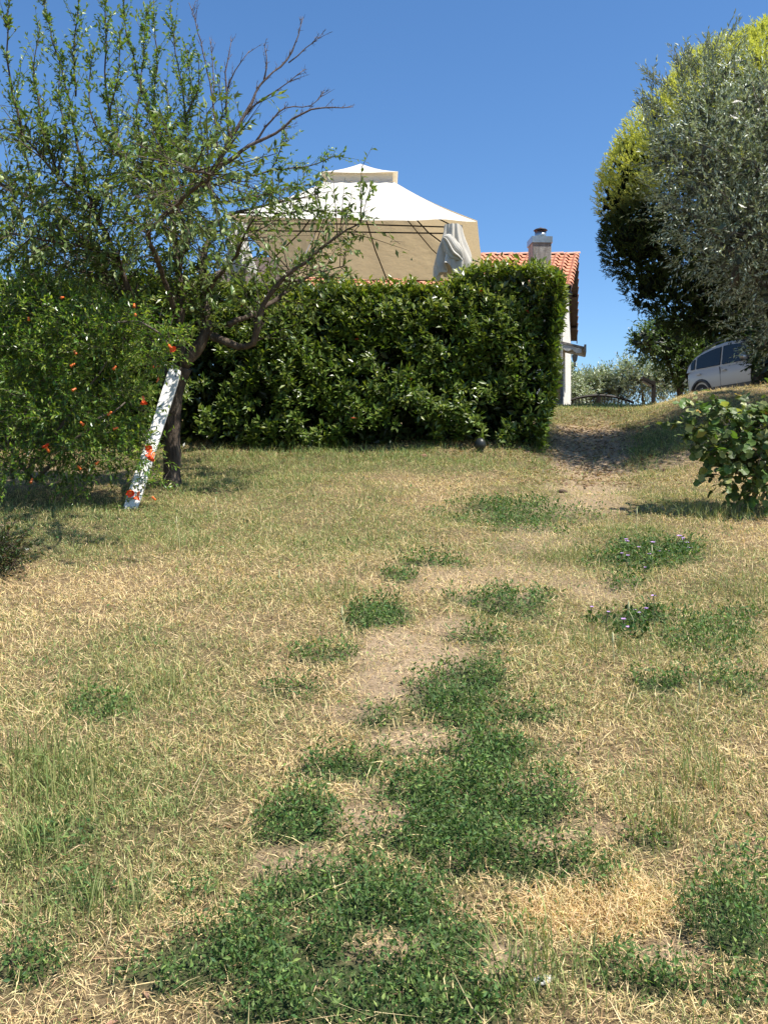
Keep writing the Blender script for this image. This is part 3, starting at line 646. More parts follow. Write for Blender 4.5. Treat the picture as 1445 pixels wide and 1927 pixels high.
# white board propping the tree
def build_board():
    b = ground_at(246, 957); t = at(331, 694, 8.72); r = empty('wooden_board', b)
    tag(r, 'weathered white painted board leaning against the fruit tree trunk', 'board')
    d = Vector(t - b); L = d.length; d.normalize()
    m, nt, bs = newmat('chipped_white_paint')
    n = noise(nt, 9, 8, .6, stretch=(3, 3, .35)); rr = ramp(nt, [(.2, (.42, .37, .3)), (.32, (.58, .56, .52)), (.6, (.72, .71, .68))]); lk(nt, n.outputs[0], rr.inputs[0]); lk(nt, rr.outputs[0], bs.inputs['Base Color'])
    bs.inputs['Roughness'].default_value = .7
    bp = nt.nodes.new('ShaderNodeBump'); bp.inputs['Distance'].default_value = .004; lk(nt, n.outputs[0], bp.inputs['Height']); lk(nt, bp.outputs[0], bs.inputs['Normal'])
    mb = MB(); ny = 14
    def sec(t_): return .058 + .003 * math.sin(t_ * 9), .016
    vs = []
    for i in range(ny + 1):
        u = i / ny; hw, ht = sec(u); z = -.05 + u * (L + .05); bw = .012 * math.sin(u * 3.1)
        c = .004
        for x_, y_ in ((-hw + c, -ht), (hw - c, -ht), (hw, -ht + c), (hw, ht), (-hw, ht), (-hw, -ht + c)):
            skew = x_ * .5 if i == ny else (x_ * .25 if i == 0 else 0)
            vs.append((x_, y_ + bw, z - skew))
    fs = [(i * 6 + k, i * 6 + (k + 1) % 6, (i + 1) * 6 + (k + 1) % 6, (i + 1) * 6 + k) for i in range(ny) for k in range(6)]
    fs += [(5, 4, 3, 2, 1, 0), tuple(ny * 6 + k for k in range(6))]
    mb.add(vs, fs); o = mb.build('plank', m, r)
    X = Vector((d.z, 0, -d.x)).normalized(); Yv = d.cross(X).normalized()
    o.matrix_local = Matrix((X, Yv, d)).transposed().to_4x4()
    mb = MB()
    for z in (L - .09, L - .06): mb.lathe([(.004, -.002), (.006, 0), (.004, .003)], (0, 0, 0), 8)
    o2 = MB(); o2.lathe([(.001, -.004), (.009, -.003), (.009, .002), (.001, .004)], (0, 0, 0), 8)
    o2 = o2.build('screw_hole', M['iron'], r); o2.rotation_euler = (math.pi / 2, 0, 0)
    o2.location = Vector((X * .03 + d * (L - .1) - Yv * .014 * (1 if Yv.y > 0 else -1)))
build_board()

# ------------------------------------------------------------------ pomegranate bush
def ellipsoid_points(E, n, shell=.35, cull=0.0):
    w_ = np.array([e[3] * e[5] for e in E]); i = rng.choice(len(E), n, p=w_ / w_.sum()); E0 = np.array(E); E = E0[i]
    u = rdir(n); rad = 1 - shell * rng.random(n) ** 1.2
    lump = 1 + .16 * (fbm(u[:, 0] * 3 + i, u[:, 2] * 3 + u[:, 1] * 2, .6, 70) - .5) * 2
    p = E[:, :3] + u * E[:, 3:6] * (rad * lump)[:, None]
    if cull > 0:
        ins = np.zeros(n, bool)
        for k in range(len(E0)):
            ins |= (((p - E0[k, :3]) / E0[k, 3:6]) ** 2).sum(-1) < cull ** 2
        p, u, i = p[~ins], u[~ins], i[~ins]
    return p, u, i
def build_pomegranate():
    base = ground_at(60, 905); r = empty('pomegranate_bush', base); org = base
    tag(r, 'bright green pomegranate bush with orange red flowers left of the leaning board', 'bush')
    E = []
    for px, py, Y, rx, ry, rz in [(60, 640, 8.3, .62, .55, .5), (150, 690, 8.2, .5, .5, .55), (-10, 600, 8.5, .6, .6, .3), (20, 760, 8.3, .6, .6, .55), (130, 790, 8.1, .5, .5, .42), (205, 650, 8.0, .32, .3, .32),
                                  (225, 770, 8.0, .2, .28, .34), (285, 640, 7.95, .2, .2, .22), (-60, 720, 8.4, .5, .6, .9), (50, 575, 8.5, .35, .4, .15), (190, 840, 8.0, .25, .3, .22), (316, 632, 8.0, .07, .1, .13), (292, 680, 7.95, .05, .1, .12), (230, 590, 8.2, .16, .2, .1), (125, 865, 8.0, .14, .2, .24), (15, 890, 7.8, .16, .2, .14), (262, 860, 7.95, .13, .15, .16), (55, 860, 8.0, .2, .2, .2)]:
        c = at(px, py, Y); E.append((*c, rx, ry, rz))
    n = 4200; p, u, i = ellipsoid_points(E, n, .55)
    gk = fbm(p[:, 0] + p[:, 1], p[:, 2], .22, 75, 3) > .40; p, u = p[gk], u[gk]
    kp = p[:, 2] > H(p[:, 0], p[:, 1]) + .1; p, u = p[kp], u[kp]; n = len(p)
    d = nrm(u * .7 + rng.normal(size=u.shape) * .35 + np.array([0, 0, .15]))
    ln = rng.uniform(.12, .34, n)
    V1, F1 = twig_tubes(p, d, ln, .002, .6); mb = MB(); mb.add(V1 - org, F1)
    # main stems and drooping outer branches
    for q in [[(20, 900, 8.3), (30, 820, 8.3), (60, 740, 8.3), (90, 640, 8.2)], [(45, 900, 8.4), (80, 850, 8.3), (140, 770, 8.2), (200, 680, 8.1)], [(60, 905, 8.3), (30, 850, 8.4), (-40, 760, 8.4), (-80, 640, 8.4)],
              [(70, 905, 8.2), (120, 850, 8.1), (170, 800, 8.1), (235, 760, 8.0)], [(60, 740, 8.3), (130, 640, 8.1), (210, 600, 8.0), (290, 610, 7.9), (325, 660, 7.85)]]:
        P, L_ = resample([at(*w_) for w_ in q], .1); P = P + rng.normal(size=P.shape) * .01; mb.tube([w_ - org for w_ in P], np.linspace(.022, .006, len(P)), 6)
    mb.build('branch', M['bark2'], r, True)
    P, D, Nn = twig_leaves(p, d, ln, 12, .04, .85, .35, .3, .0); n = len(P)
    v, f, k = leaves(SL, P, D, Nn, rng.uniform(.032, .062, n), 1.15)
    # drooping sprays in front of the board
    sp_ = [(250, 900, 7.85), (300, 905, 7.85), (255, 870, 7.85), (268, 820, 7.85), (325, 640, 7.85), (300, 680, 7.85), (140, 900, 7.8), (125, 920, 7.8), (315, 610, 7.85), (250, 930, 7.8), (340, 640, 7.85), (290, 905, 7.9)]
    sp0 = np.repeat(np.array([at(a, b, c) for a, b, c in sp_]), 7, 0) + rng.normal(size=(len(sp_) * 7, 3)) * .04
    P2, D2, N2 = twig_leaves(sp0, nrm(rng.normal(size=sp0.shape) * .6 + np.array([.3, -.1, .1])), .12, 9, .04, .8, .3, .3, 0); n2 = len(P2)
    v2, f2, k2 = leaves(FL, P2, D2, N2, rng.uniform(.028, .05, n2), 1.0)
    V, Fa, C = cat_mesh([(v, f, cols(n, k, (.105, .19, .032), .45, .12, (.38, .46, .09), (rng.random(n) < .26) * .85)), (v2, f2, cols(n2, k2, (.14, .24, .04), .3, .1, (.4, .42, .1), (rng.random(n2) < .3) * .8))])
    o = mesh_np('crown', V, Fa, M['pomo'], r, C, origin=org); o['kind'] = 'stuff'
    V1, F1 = twig_tubes(sp0, nrm(rng.normal(size=sp0.shape) * .5 + np.array([.2, 0, .1])), .12, .0018, .4)
    mb = MB(); mb.add(V1 - org, F1); mb.build('twig', M['bark2'], r)['kind'] = 'stuff'
    om = mat('pomegranate_calyx', (.75, .16, .03), 40, .35)
    pm = mat('orange_red_petals', [(.3, (.7, .035, .01)), (.7, (.85, .12, .02))], 40, .6)
    for j, (px, py, Y) in enumerate([(321, 653, 7.78), (283, 852, 7.78), (277, 842, 7.8), (288, 858, 7.76), (270, 752, 7.85), (216, 692, 7.75), (137, 687, 7.75), (140, 733, 7.65), (246, 926, 7.74), (260, 932, 7.72), (90, 845, 7.75), (184, 871, 7.75), (155, 797, 7.6), (118, 560, 8.0), (253, 575, 7.9), (298, 715, 7.85), (293, 690, 7.85), (290, 938, 7.8), (142, 663, 7.75), (207, 778, 7.75), (218, 806, 7.75), (255, 592, 7.85), (55, 600, 7.9), (60, 905, 7.75), (150, 880, 7.75)]):
        big = j in (0, 1, 2, 3, 8, 9, 10, 4)
        c = at(px, py, Y) - org; ax = nrm(rng.normal(size=3) * .5 + np.array([0, -.5, -.35])); R = Vector(ax).to_track_quat('Z', 'Y')
        mb = MB(); mb.lathe([(.002, -.022), (.007, -.018), (.0085, -.006), (.006, .004), (.0115, .015), (.009, .018)], (0, 0, 0), 10)
        o = mb.build('flower', om, r, True, c); o.rotation_mode = 'QUATERNION'; o.rotation_quaternion = R; o.scale = (1.6,) * 3 if big else (1.2,) * 3
        if big:
            n_ = 9; a_ = np.arange(n_) * 2.399; pos = np.stack([np.cos(a_) * .004, np.sin(a_) * .004, .01 + a_ * 0], -1)
            d_ = np.stack([np.cos(a_), np.sin(a_), .7 + .6 * rng.random(n_)], -1); v, f, k = leaves(FL, pos, d_, np.stack([-np.cos(a_), -np.sin(a_), a_ * 0 + 1], -1) + rng.normal(size=(n_, 3)) * .4, .024, 2.6)
            q = mesh_np('petal', v, f, pm, o)
build_pomegranate()

# ------------------------------------------------------------------ generic crown
def crown_tree(name, base, label, cat, E, n, tw, k, tpl, ll, wid, colr, tipc, tipp, material, limbs, group=None, shell=.5, ang=.8, droop=.2, up=.3, inner=0, innerc=(.02, .03, .012), trunk_name='trunk', crown_name='crown', bark='bark', twig_r=.003, tipfn=None, jit=.25, insz=.16, cull=0.0, front=False):
    E = [tuple(e) for e in E]
    r = empty(name, base); org = np.array(base, float); tag(r, label, cat, group)
    p, u, i = ellipsoid_points(E, n, shell, cull)
    kp = p[:, 2] > H(p[:, 0], p[:, 1]) + .08; p, u = p[kp], u[kp]; n = len(p)
    d = nrm(u * .9 + rng.normal(size=u.shape) * .4 + np.array([0, 0, up])); ln = rng.uniform(tw * .6, tw * 1.5, n)
    mb = MB()
    for q, r0, r1 in limbs:
        P, L_ = resample(q, .15); P = P + rng.normal(size=P.shape) * r0 * .18; mb.tube([w_ - org for w_ in P], np.linspace(r0, r1, len(P)), 8)
    sub = rng.random(n) < (1 if n < 2500 else 2500 / n)
    V1, F1 = twig_tubes(p[sub] - d[sub] * tw, d[sub], ln[sub] + tw, twig_r, droop); mb.add(V1 - org, F1)
    mb.build(trunk_name, M[bark], r, True)
    fr_ = np.ones(len(p), bool) if not front else (u[:, 1] < .5); p, u, d, ln = p[fr_], u[fr_], d[fr_], ln[fr_]
    P, D, Nn = twig_leaves(p, d, ln, k, 0, ang, droop, jit, .0); m = len(P)
    tp_ = (rng.random(m) < tipp).astype(float) * rng.uniform(.5, 1, m)
    if tipfn is not None: tp_ = np.clip(tipfn(P) * rng.uniform(.55, 1.1, m), 0, 1)
    v, f, kk = leaves(tpl, P, D, Nn, rng.uniform(ll * .7, ll * 1.3, m), wid)
    parts = [(v, f, cols(m, kk, colr, .3, .1, tipc, tp_))]
    if inner:  # inner leaves stop see-through light; crown shade put into their dark colour
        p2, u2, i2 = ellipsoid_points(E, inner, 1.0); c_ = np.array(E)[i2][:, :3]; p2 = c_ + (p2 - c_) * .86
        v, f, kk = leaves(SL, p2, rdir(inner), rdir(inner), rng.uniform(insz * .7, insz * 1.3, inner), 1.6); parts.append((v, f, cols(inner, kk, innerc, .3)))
    V, Fa, C = cat_mesh(parts); o = mesh_np(crown_name, V, Fa, material, r, C, origin=org); o['kind'] = 'stuff'
    return r, org, (P, D, Nn)
def E_(l):
    return [(*at(a, b, Y), rx, ry, rz) for a, b, Y, rx, ry, rz in l]

# golden conifer, clipped round
cb = np.array((7.7, 18.6, float(H(7.7, 18.6)))); Yc = 18.6
EC = E_([(1425, 365, Yc, 3.0, 2.5, 3.0), (1205, 340, Yc, .8, 1.0, .8), (1215, 450, Yc, .9, 1.1, 1.0), (1400, 170, Yc + .1, 1.5, 1.4, .95), (1330, 560, Yc - .1, 1.2, 1.2, .8), (1470, 120, Yc, 1.2, 1.2, .8), (1205, 300, Yc, .5, .6, .45), (1190, 450, Yc, .6, .7, .8), (1165, 380, Yc, .45, .6, .55), (1225, 540, Yc, .55, .7, .5)])
def gold_lit_tip(P):  # golden growth and the sunlit top share this colour, rising with height
    return sstep(.46, .7, fbm(P[:, 0], P[:, 2], .5, 81, 3) * .35 + .65 * sstep(6.0, 8.0, P[:, 2] - .05 * (P[:, 0] - 7.5)))
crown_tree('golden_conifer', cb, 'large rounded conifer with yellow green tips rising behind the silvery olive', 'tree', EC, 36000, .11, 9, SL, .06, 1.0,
           (.05, .075, .018), (.78, .80, .2), 0, M['conifer'], [([cb - (0, 0, .2), cb + (0, 0, 1.5), at(1430, 400, Yc)], .16, .06), ([cb + (0, 0, .8), at(1320, 500, Yc)], .08, .03)], shell=.14, ang=.5, droop=.0, up=.8, inner=14000, innerc=(.016, .024, .009), tipfn=gold_lit_tip, bark='bark', insz=.2, cull=.8, front=True)

# olive in front of it
ob = np.array((5.35, 11.3, float(H(5.35, 11.3)))); Yo = 11.2
EO = [(a, b, c, d, e * 1.4, f) for a, b, c, d, e, f in E_([(1400, 330, Yo, 1.5, 1.4, 1.35), (1300, 310, Yo - .1, .66, .8, .78), (1375, 440, Yo - .2, .95, 1.0, .85), (1400, 200, Yo, .9, .9, .7), (1300, 210, Yo, .42, .4, .45), (1445, 480, Yo, .9, 1.0, .7), (1235, 290, Yo, .22, .3, .3), (1340, 140, Yo, .3, .3, .3), (1410, 510, Yo, .6, .6, .4), (1500, 560, Yo, 1.0, 1.6, .8), (1490, 250, Yo, .8, .9, 1.1), (1530, 400, Yo, 1.0, 1.2, 1.2), (1610, 330, 11.9, 1.2, 1.4, 1.2), (1580, 420, 12.7, 1.0, 1.0, .9)])]  # last lobes are out of view, added to spread shade over path and bank
EO = [(a + .13, b, c, d * .87, e * .9, f * .87) for a, b, c, d, e, f in EO]
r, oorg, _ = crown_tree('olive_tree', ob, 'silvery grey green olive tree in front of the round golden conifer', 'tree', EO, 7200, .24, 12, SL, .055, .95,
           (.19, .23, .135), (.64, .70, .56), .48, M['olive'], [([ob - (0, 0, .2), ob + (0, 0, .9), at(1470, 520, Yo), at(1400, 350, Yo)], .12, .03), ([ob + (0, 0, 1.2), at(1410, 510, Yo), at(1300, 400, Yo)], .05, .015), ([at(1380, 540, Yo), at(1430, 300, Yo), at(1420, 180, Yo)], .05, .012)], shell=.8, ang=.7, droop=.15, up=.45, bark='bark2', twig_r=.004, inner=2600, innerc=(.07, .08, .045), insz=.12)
# feathery shoots at its left top
sh = [((1300, 200), (1225, 145)), ((1290, 180), (1275, 115)), ((1330, 130), (1372, 62)), ((1260, 225), (1222, 195)), ((1340, 150), (1330, 88)), ((1240, 280), (1215, 205)), ((1245, 300), (1226, 150)), ((1310, 150), (1292, 110))]
st = np.vstack([np.linspace(at(*a, Yo), at(*b, Yo), 9) for a, b in sh]); dd = np.vstack([np.repeat(nrm((at(*b, Yo) - at(*a, Yo))[None]), 9, 0) for a, b in sh])
st = np.repeat(st, 3, 0) + rng.normal(size=(len(st) * 3, 3)) * .03; dd = np.repeat(dd, 3, 0); dd = nrm(dd + rng.normal(size=dd.shape) * .3)
P, D, Nn = twig_leaves(st, dd, .2, 8, 0, .6, 0, .2, 0); v, f, k = leaves(SL, P, D, Nn, rng.uniform(.045, .075, len(P)), 1.0)
V1, F1 = twig_tubes(st, dd, .2, .003, 0)
o = mesh_np('shoot', v, f, M['olive'], r, cols(len(P), k, (.22, .26, .18), .3, .1, (.45, .5, .4), rng.random(len(P)) * .7), origin=oorg); o['kind'] = 'stuff'
mesh_np('twig', V1, F1, M['bark2'], r, None, origin=oorg)['kind'] = 'stuff'

# dark broadleaf tree whose low boughs hang over the car
db = np.array((9.3, 18.2, float(H(9.3, 18.2))))
crown_tree('shade_tree', db, 'dark leafy tree whose low boughs hang in front of the parked car', 'tree', E_([(1450, 560, 18, .9, .9, .9), (1452, 660, 17.4, .5, .5, .5), (1452, 640, 15, .22, .4, .35), (1440, 580, 14, .35, .5, .22), (1500, 620, 17.6, .8, .8, 1.0), (1400, 585, 18, .9, .7, .32), (1330, 605, 18.4, .7, .7, .25), (1447, 690, 17, .2, .3, .28), (1470,700,17,.4,.4,.5)]), 1500, .2, 11, FL, .075, 1.1,
           (.035, .065, .018), (.1, .14, .03), .15, M['hedge'], [([db - (0, 0, .2), db + (0, 0, 1.2), at(1460, 560, 18)], .12, .03)], shell=.8, inner=2500, insz=.2)
bb = np.array((10.2, 31.0, float(H(10.2, 31))))
crown_tree('background_tree', bb, 'loose leafed dark tree standing beyond the rear of the parked car', 'tree', E_([(1260, 655, 30, 1.1, .9, .7), (1320, 640, 31, 1.3, 1, .8), (1400, 650, 31, 1.6, 1.2, 1.1), (1290, 700, 30, .8, .9, .6), (1215, 645, 29, .5, .5, .35), (1250, 620, 29.5, .8, .6, .4)]), 1700, .35, 11, FL, .12, 1.0,
           (.08, .13, .035), (.22, .3, .1), .25, M['peach'], [([bb - (0, 0, .2), bb + (0, 0, 1.2), at(1330, 640, 31)], .14, .04), ([bb + (0, 0, .6), at(1240, 640, 29.5)], .07, .02)], shell=.8, inner=1200, insz=.3)
tb = np.array((12.0, 24.6, float(H(12.0, 24.6))))  # tree added to shade the car, mostly out of view
crown_tree('car_shading_tree', tb, 'added tall dark tree shading the parked car, mostly out of view', 'tree', [(11.4, 24.4, 7.7, 2.4, 2.0, 1.5), (9.6, 25.2, 7.6, 1.7, 1.6, .9), (12.5, 23.5, 6.4, 1.8, 1.5, 1.2), (10.6, 23.4, 6.7, 1.2, 1.0, .6)], 2600, .3, 11, FL, .11, 1.1,
           (.045, .08, .022), (.12, .17, .05), .15, M['hedge'], [([tb - (0, 0, .2), tb + (0, 0, 2), (11.5, 24.5, 7.5)], .16, .05)], shell=.8, inner=2600, insz=.28)
# distant olives beyond the crest
GO = 'grey olives beyond the crest'
for lab, E, bx in [('low grey green olive just right of the house corner beyond the crest', [(1062, 745, 36, .6, .7, .9), (1050, 700, 36, .45, .5, 1.0), (1075, 735, 36, .5, .5, .5)], (7.2, 36)),
                   ('middle sized grey olive behind the arched black railing', [(1120, 735, 38, 1.0, .9, .75), (1142, 722, 38, .6, .7, .6), (1098, 728, 38, .5, .6, .45)], (8.9, 38)),
                   ('tallest grey olive of the row, behind the garden lamp', [(1205, 715, 37, 1.0, .9, .9), (1185, 700, 37, .5, .6, .5), (1240, 712, 37, .9, .9, .75), (1280, 725, 38, 1.0, .9, .8), (1172, 735, 37, .5, .5, .6)], (10.8, 37.5))]:
    b_ = np.array((*bx, float(H(*bx))))
    crown_tree('distant_olive_tree', b_, lab, 'tree', E_(E), 900, .4, 12, SL, .13, 1.1, (.32, .37, .22), (.6, .64, .5), .4, M['olive'], [([b_ - (0, 0, .2), b_ + (0, 0, .9), at(*E[0][:3])], .12, .03)], group=GO, shell=.75, up=.5, inner=300, insz=.25, bark='bark2', innerc=(.06, .07, .04))

# broad-leaved shrub at the right edge
vb = ground_at(1432, 945); Yv = 7.7
EV = E_([(1320, 800, Yv, .2, .25, .14), (1385, 815, Yv, .3, .3, .2), (1430, 780, Yv + .1, .28, .3, .12), (1400, 870, Yv, .22, .25, .2), (1450, 870, Yv, .3, .3, .35), (1340, 845, Yv, .2, .2, .09), (1295, 790, Yv, .1, .15, .1), (1415, 925, Yv, .13, .2, .08), (1480, 800, Yv, .3, .3, .3), (1370, 890, Yv, .08, .1, .1), (1325,770,Yv,.14,.2,.05)])
r = empty('broad_leaved_shrub', vb); tag(r, 'sprawling shrub with broad rounded leaves at the right edge, casting shade on the grass', 'shrub')
p, u, i = ellipsoid_points(EV, 330, .95); d = nrm(u * .8 + rng.normal(size=u.shape) * .4 + np.array([-.15, 0, .1])); ln = rng.uniform(.1, .25, len(p))
mb = MB()
for q in [[vb - (0, 0, .05), at(1440, 900, Yv), at(1390, 840, Yv), at(1310, 800, Yv), at(1285, 785, Yv)], [vb - (0, 0, .05), at(1460, 880, Yv), at(1440, 790, Yv)], [at(1440, 900, Yv), at(1400, 890, Yv), at(1360, 880, Yv)], [at(1390, 840, Yv), at(1370, 790, Yv)]]:
    P, _ = resample(q, .07); mb.tube([w_ - vb for w_ in P + rng.normal(size=P.shape) * .006], np.linspace(.012, .004, len(P)), 6)
V1, F1 = twig_tubes(p - d * .08, d, ln + .08, .0025, .3); mb.add(V1 - vb, F1); mb.build('branch', M['bark2'], r, True)
P, D, Nn = twig_leaves(p, d, ln, 5, 0, .9, .5, .3, .05); n = len(P); SZ = rng.uniform(.035, .085, n)
pal = rng.random(n); C1 = cols(n, 1, (.095, .14, .035), .4, .1, (.40, .42, .16), (pal < .13) * .9); C1[pal > .975] = (.55, .36, .1)
rest = split_leaves(BL, P - vb, D, Nn + np.array([0, -.5, 0]) + rng.normal(size=Nn.shape) * .0, SZ, C1, M['vine'], r, 300, 1.0, -P[:, 1] - 9 * (P[:, 0] > 3.35) + SZ * 2)
v, f, k = leaves(BL, P[rest], D[rest], (Nn + np.array([0, -.5, 0]))[rest], SZ[rest], 1.0)
o = mesh_np('foliage', v, f, M['vine'], r, np.repeat(C1[rest], k, 0), origin=vb); o['kind'] = 'stuff'

# low dark shrub at the left edge
lb = ground_at(-30, 1085); crown_tree('low_shrub', lb, 'low dark twiggy shrub at the left edge of the lawn', 'shrub', [(lb[0] - .02, lb[1], lb[2] + .15, .3, .3, .2), (lb[0] + .12, lb[1] + .1, lb[2] + .1, .2, .25, .12)], 420, .09, 9, FL, .03, 1.0, (.05, .08, .025), (.2, .12, .08), .15, M['hedge'], [([lb - (0, 0, .05), lb + (-.1, 0, .12)], .012, .005)], shell=.8, trunk_name='branch', crown_name='foliage')

# ------------------------------------------------------------------ gazebo
def build_gazebo():
    gx, gy = -.42, 15.5; gb = np.array((gx, gy, float(H(gx, gy)))); r = empty('gazebo', gb); org = gb
    tag(r, 'cream canvas gazebo with a vented two tier roof standing behind the hedge', 'gazebo')
    ZE = 5.40
    A, B = np.array((-2.34, 13.5, ZE + .08)), np.array((1.39, 13.5, ZE)); Cc, Dd = np.array((1.93, 17.5, ZE)), np.array((-1.75, 17.5, ZE + .05))
    vc = np.array((-.40, 15.45)); vz = 6.46; vh = .56
    va, vbb, vc_, vd = [np.array((vc[0] + sx * vh, vc[1] + sy * .5, vz)) for sx, sy in ((-1, -1), (1, -1), (1, 1), (-1, 1))]
    m, nt, b = newmat('cream_canvas'); n = noise(nt, 3, 4); rr = ramp(nt, [(.3, (.73, .70, .62)), (.7, (.80, .775, .70))]); lk(nt, n.outputs[0], rr.inputs[0]); lk(nt, rr.outputs[0], b.inputs['Base Color']); b.inputs['Roughness'].default_value = .8; b.inputs['Specular IOR Level'].default_value = .2
    wv = noise(nt, 4, 5, stretch=(1, 1, 2)); bp = nt.nodes.new('ShaderNodeBump'); bp.inputs['Strength'].default_value = .8; bp.inputs['Distance'].default_value = .06; lk(nt, wv.outputs[0], bp.inputs['Height']); lk(nt, bp.outputs[0], b.inputs['Normal'])
    tr = nt.nodes.new('ShaderNodeBsdfTranslucent'); tr.inputs[0].default_value = (.60, .47, .28, 1); lk(nt, bp.outputs[0], tr.inputs['Normal'])
    ms = nt.nodes.new('ShaderNodeMixShader'); ms.inputs[0].default_value = .3; lk(nt, b.outputs[0], ms.inputs[1]); lk(nt, tr.outputs[0], ms.inputs[2]); lk(nt, ms.outputs[0], nt.nodes['Material Output'].inputs[0]); M['canvas'] = m
    def panel(e0, e1, t1, t0, name, billow=0, mb=None):
        mb = MB()
        ctr = (e0 + e1 + t0 + t1) / 4
        def fn(u, v):
            lo = e0 * (1 - u) + e1 * u; hi = t0 * (1 - u) + t1 * u; p = lo * (1 - v) + hi * v
            sag = .05 * math.sin(math.pi * v) * 1.0 + .05 * math.sin(math.pi * u) * (1 - v)
            wr = .012 * math.sin(u * 17 + v * 4) * (1 - v) + .008 * math.sin(u * 31)
            e = .04 * math.sin(math.pi * u) * (1 - v) ** 2
            p = p + np.array((0, 0, -sag + wr - e * .5 + .05 * math.sin(math.pi * u) * (1 - v)))
            p[0] += billow * math.sin(math.pi * u) * (1 - v)
            return p - org
        mb.grid(fn, 24, 14); return mb.build(name, m, r, True)
    panel(A, B, vbb, va, 'roof_panel'); panel(B, Cc, vc_, vbb, 'roof_panel', .0); panel(Cc, Dd, vd, vc_, 'roof_panel'); panel(Dd, A, va, vd, 'roof_panel')
    # vent: short skirt and little top roof
    mb = MB(); z0, z1 = 6.43, 6.60; s1 = .545; cs = [(vc[0] + sx * s1, vc[1] + sy * .49) for sx, sy in ((-1, -1), (1, -1), (1, 1), (-1, 1))]
    for k in range(4):
        a, c = np.array(cs[k]), np.array(cs[(k + 1) % 4])
        if k in (0, 1):
            mb.grid(lambda u, v: np.array((*(a * (1 - u) + c * u), z0 + .03 + (z1 - z0 - .03) * v + .008 * math.sin(u * 20))) - org, 12, 2)
    mb.build('vent_skirt', m, r, True)
    mb = MB(); pk = np.array((vc[0], vc[1], 6.93)); s2 = .63; cs = [(vc[0] + sx * s2, vc[1] + sy * .58, z1) for sx, sy in ((-1, -1), (1, -1), (1, 1), (-1, 1))]
    for k in range(4):
        a, c = np.array(cs[k]), np.array(cs[(k + 1) % 4])
        mb.grid(lambda u, v: ((a * (1 - u) + c * u) * (1 - v) + pk * v + np.array((0, 0, -.03 * math.sin(math.pi * v) - .02 * math.sin(math.pi * u) * (1 - v)))) - org, 8, 5)
    mb.build('vent_roof', m, r, True)
    # frame
    q = .20; zi = ZE - .06
    cr = [np.array((-2.12, 13.68, zi + .05)), np.array((1.10, 13.68, zi)), np.array((1.60, 17.42, zi)), np.array((-1.62, 17.42, zi))]
    pm = M['grey_metal']
    for c in cr:
        mb = MB(); g = float(H(c[0], c[1])); mb.box(np.array((c[0], c[1], (g + zi - .18) / 2)) - org, (.055, .055, zi - .18 - g), bev=.008); mb.build('post', pm, r)
        mb = MB(); mb.box(np.array((c[0], c[1], zi - .10)) - org, (.08, .08, .17), bev=.01); mb.build('post_bracket', M['iron'], r)
    for k in range(4):
        a, c = cr[k], cr[(k + 1) % 4]; mb = MB(); dz = np.array((0, 0, .085)); lo = a - dz, c - dz; hi = a, c
        mb.tube([lo[0] - org, lo[1] - org], .011, 6); mb.tube([hi[0] - org + (0, 0, .01), (a + c) / 2 - org + (0, 0, .035), hi[1] - org + (0, 0, .01)], .011, 6)
        n_ = 6 if k != 2 else 9; L = np.linalg.norm(c - a); e = (c - a) / L
        for j in range(n_):
            ctr = a + e * L * (j + .5) / n_ - dz / 2; pts = []
            for t in np.linspace(0, 1, 14):
                an = t * 8.2; rad = .042 * (1 - .6 * t); s_ = 1 if j % 2 else -1
                pts.append(ctr + e * (rad * math.cos(an) * s_) + np.array((0, 0, rad * math.sin(an))) - org)
            if k in (1, 2): mb.tube(pts, .004, 4)
        mb.build('truss', M['iron'], r)
    for k, (c, t) in enumerate(zip(cr, (va, vbb, vc_, vd))):
        mb = MB(); mid = (c + t) / 2 - (0, 0, .12); mb.tube([c - org, mid - org, t - (0, 0, .05) - org], .010, 6); mb.build('rafter', M['iron'], r)
    mids = [((cr[2] + cr[3]) / 2 + (.08, 0, 0), (vc_ + vd) / 2), ((cr[1] + cr[2]) / 2, (vbb + vc_) / 2), ((cr[3] + cr[0]) / 2, (vd + va) / 2)]
    for a, t in mids:
        mb = MB(); mb.tube([a - org, (a + t) / 2 - (0, 0, .13) - org, t - (0, 0, .06) - org], .012, 6); mb.build('rafter', M['iron'], r)
    mb = MB(); ring = [v_ - (0, 0, .03) for v_ in (va, vbb, vc_, vd, va)]
    mb.tube([v_ - org for v_ in ring], .011, 6)
    for s_ in (-1, 1):
        mb.tube([np.array((vc[0] + s_ * (.04 + .3 * t), vc[1] - .48, 6.50 + .05 * math.sin(t * 9))) - org for t in np.linspace(0, 1, 14)], .007, 4)
    mb.build('vent_ring', M['iron'], r)
    # outrigger holding the right eave
    mb = MB(); mb.tube([np.array((1.28, 15.0, zi - .12)) - org, np.array((1.58, 15.1, zi - .17)) - org], .012, 6); mb.build('eave_arm', M['iron'], r)
    # curtains gathered at the front corners
    cm, nt, b = newmat('white_curtain'); n = noise(nt, 5, 4); rr = ramp(nt, [(.3, (.52, .49, .42)), (.7, (.66, .63, .56))]); lk(nt, n.outputs[0], rr.inputs[0]); lk(nt, rr.outputs[0], b.inputs['Base Color']); b.inputs['Roughness'].default_value = .85
    tr = nt.nodes.new('ShaderNodeBsdfTranslucent'); tr.inputs[0].default_value = (.7, .62, .45, 1); ms = nt.nodes.new('ShaderNodeMixShader'); ms.inputs[0].default_value = .2; lk(nt, b.outputs[0], ms.inputs[1]); lk(nt, tr.outputs[0], ms.inputs[2]); lk(nt, ms.outputs[0], nt.nodes['Material Output'].inputs[0])
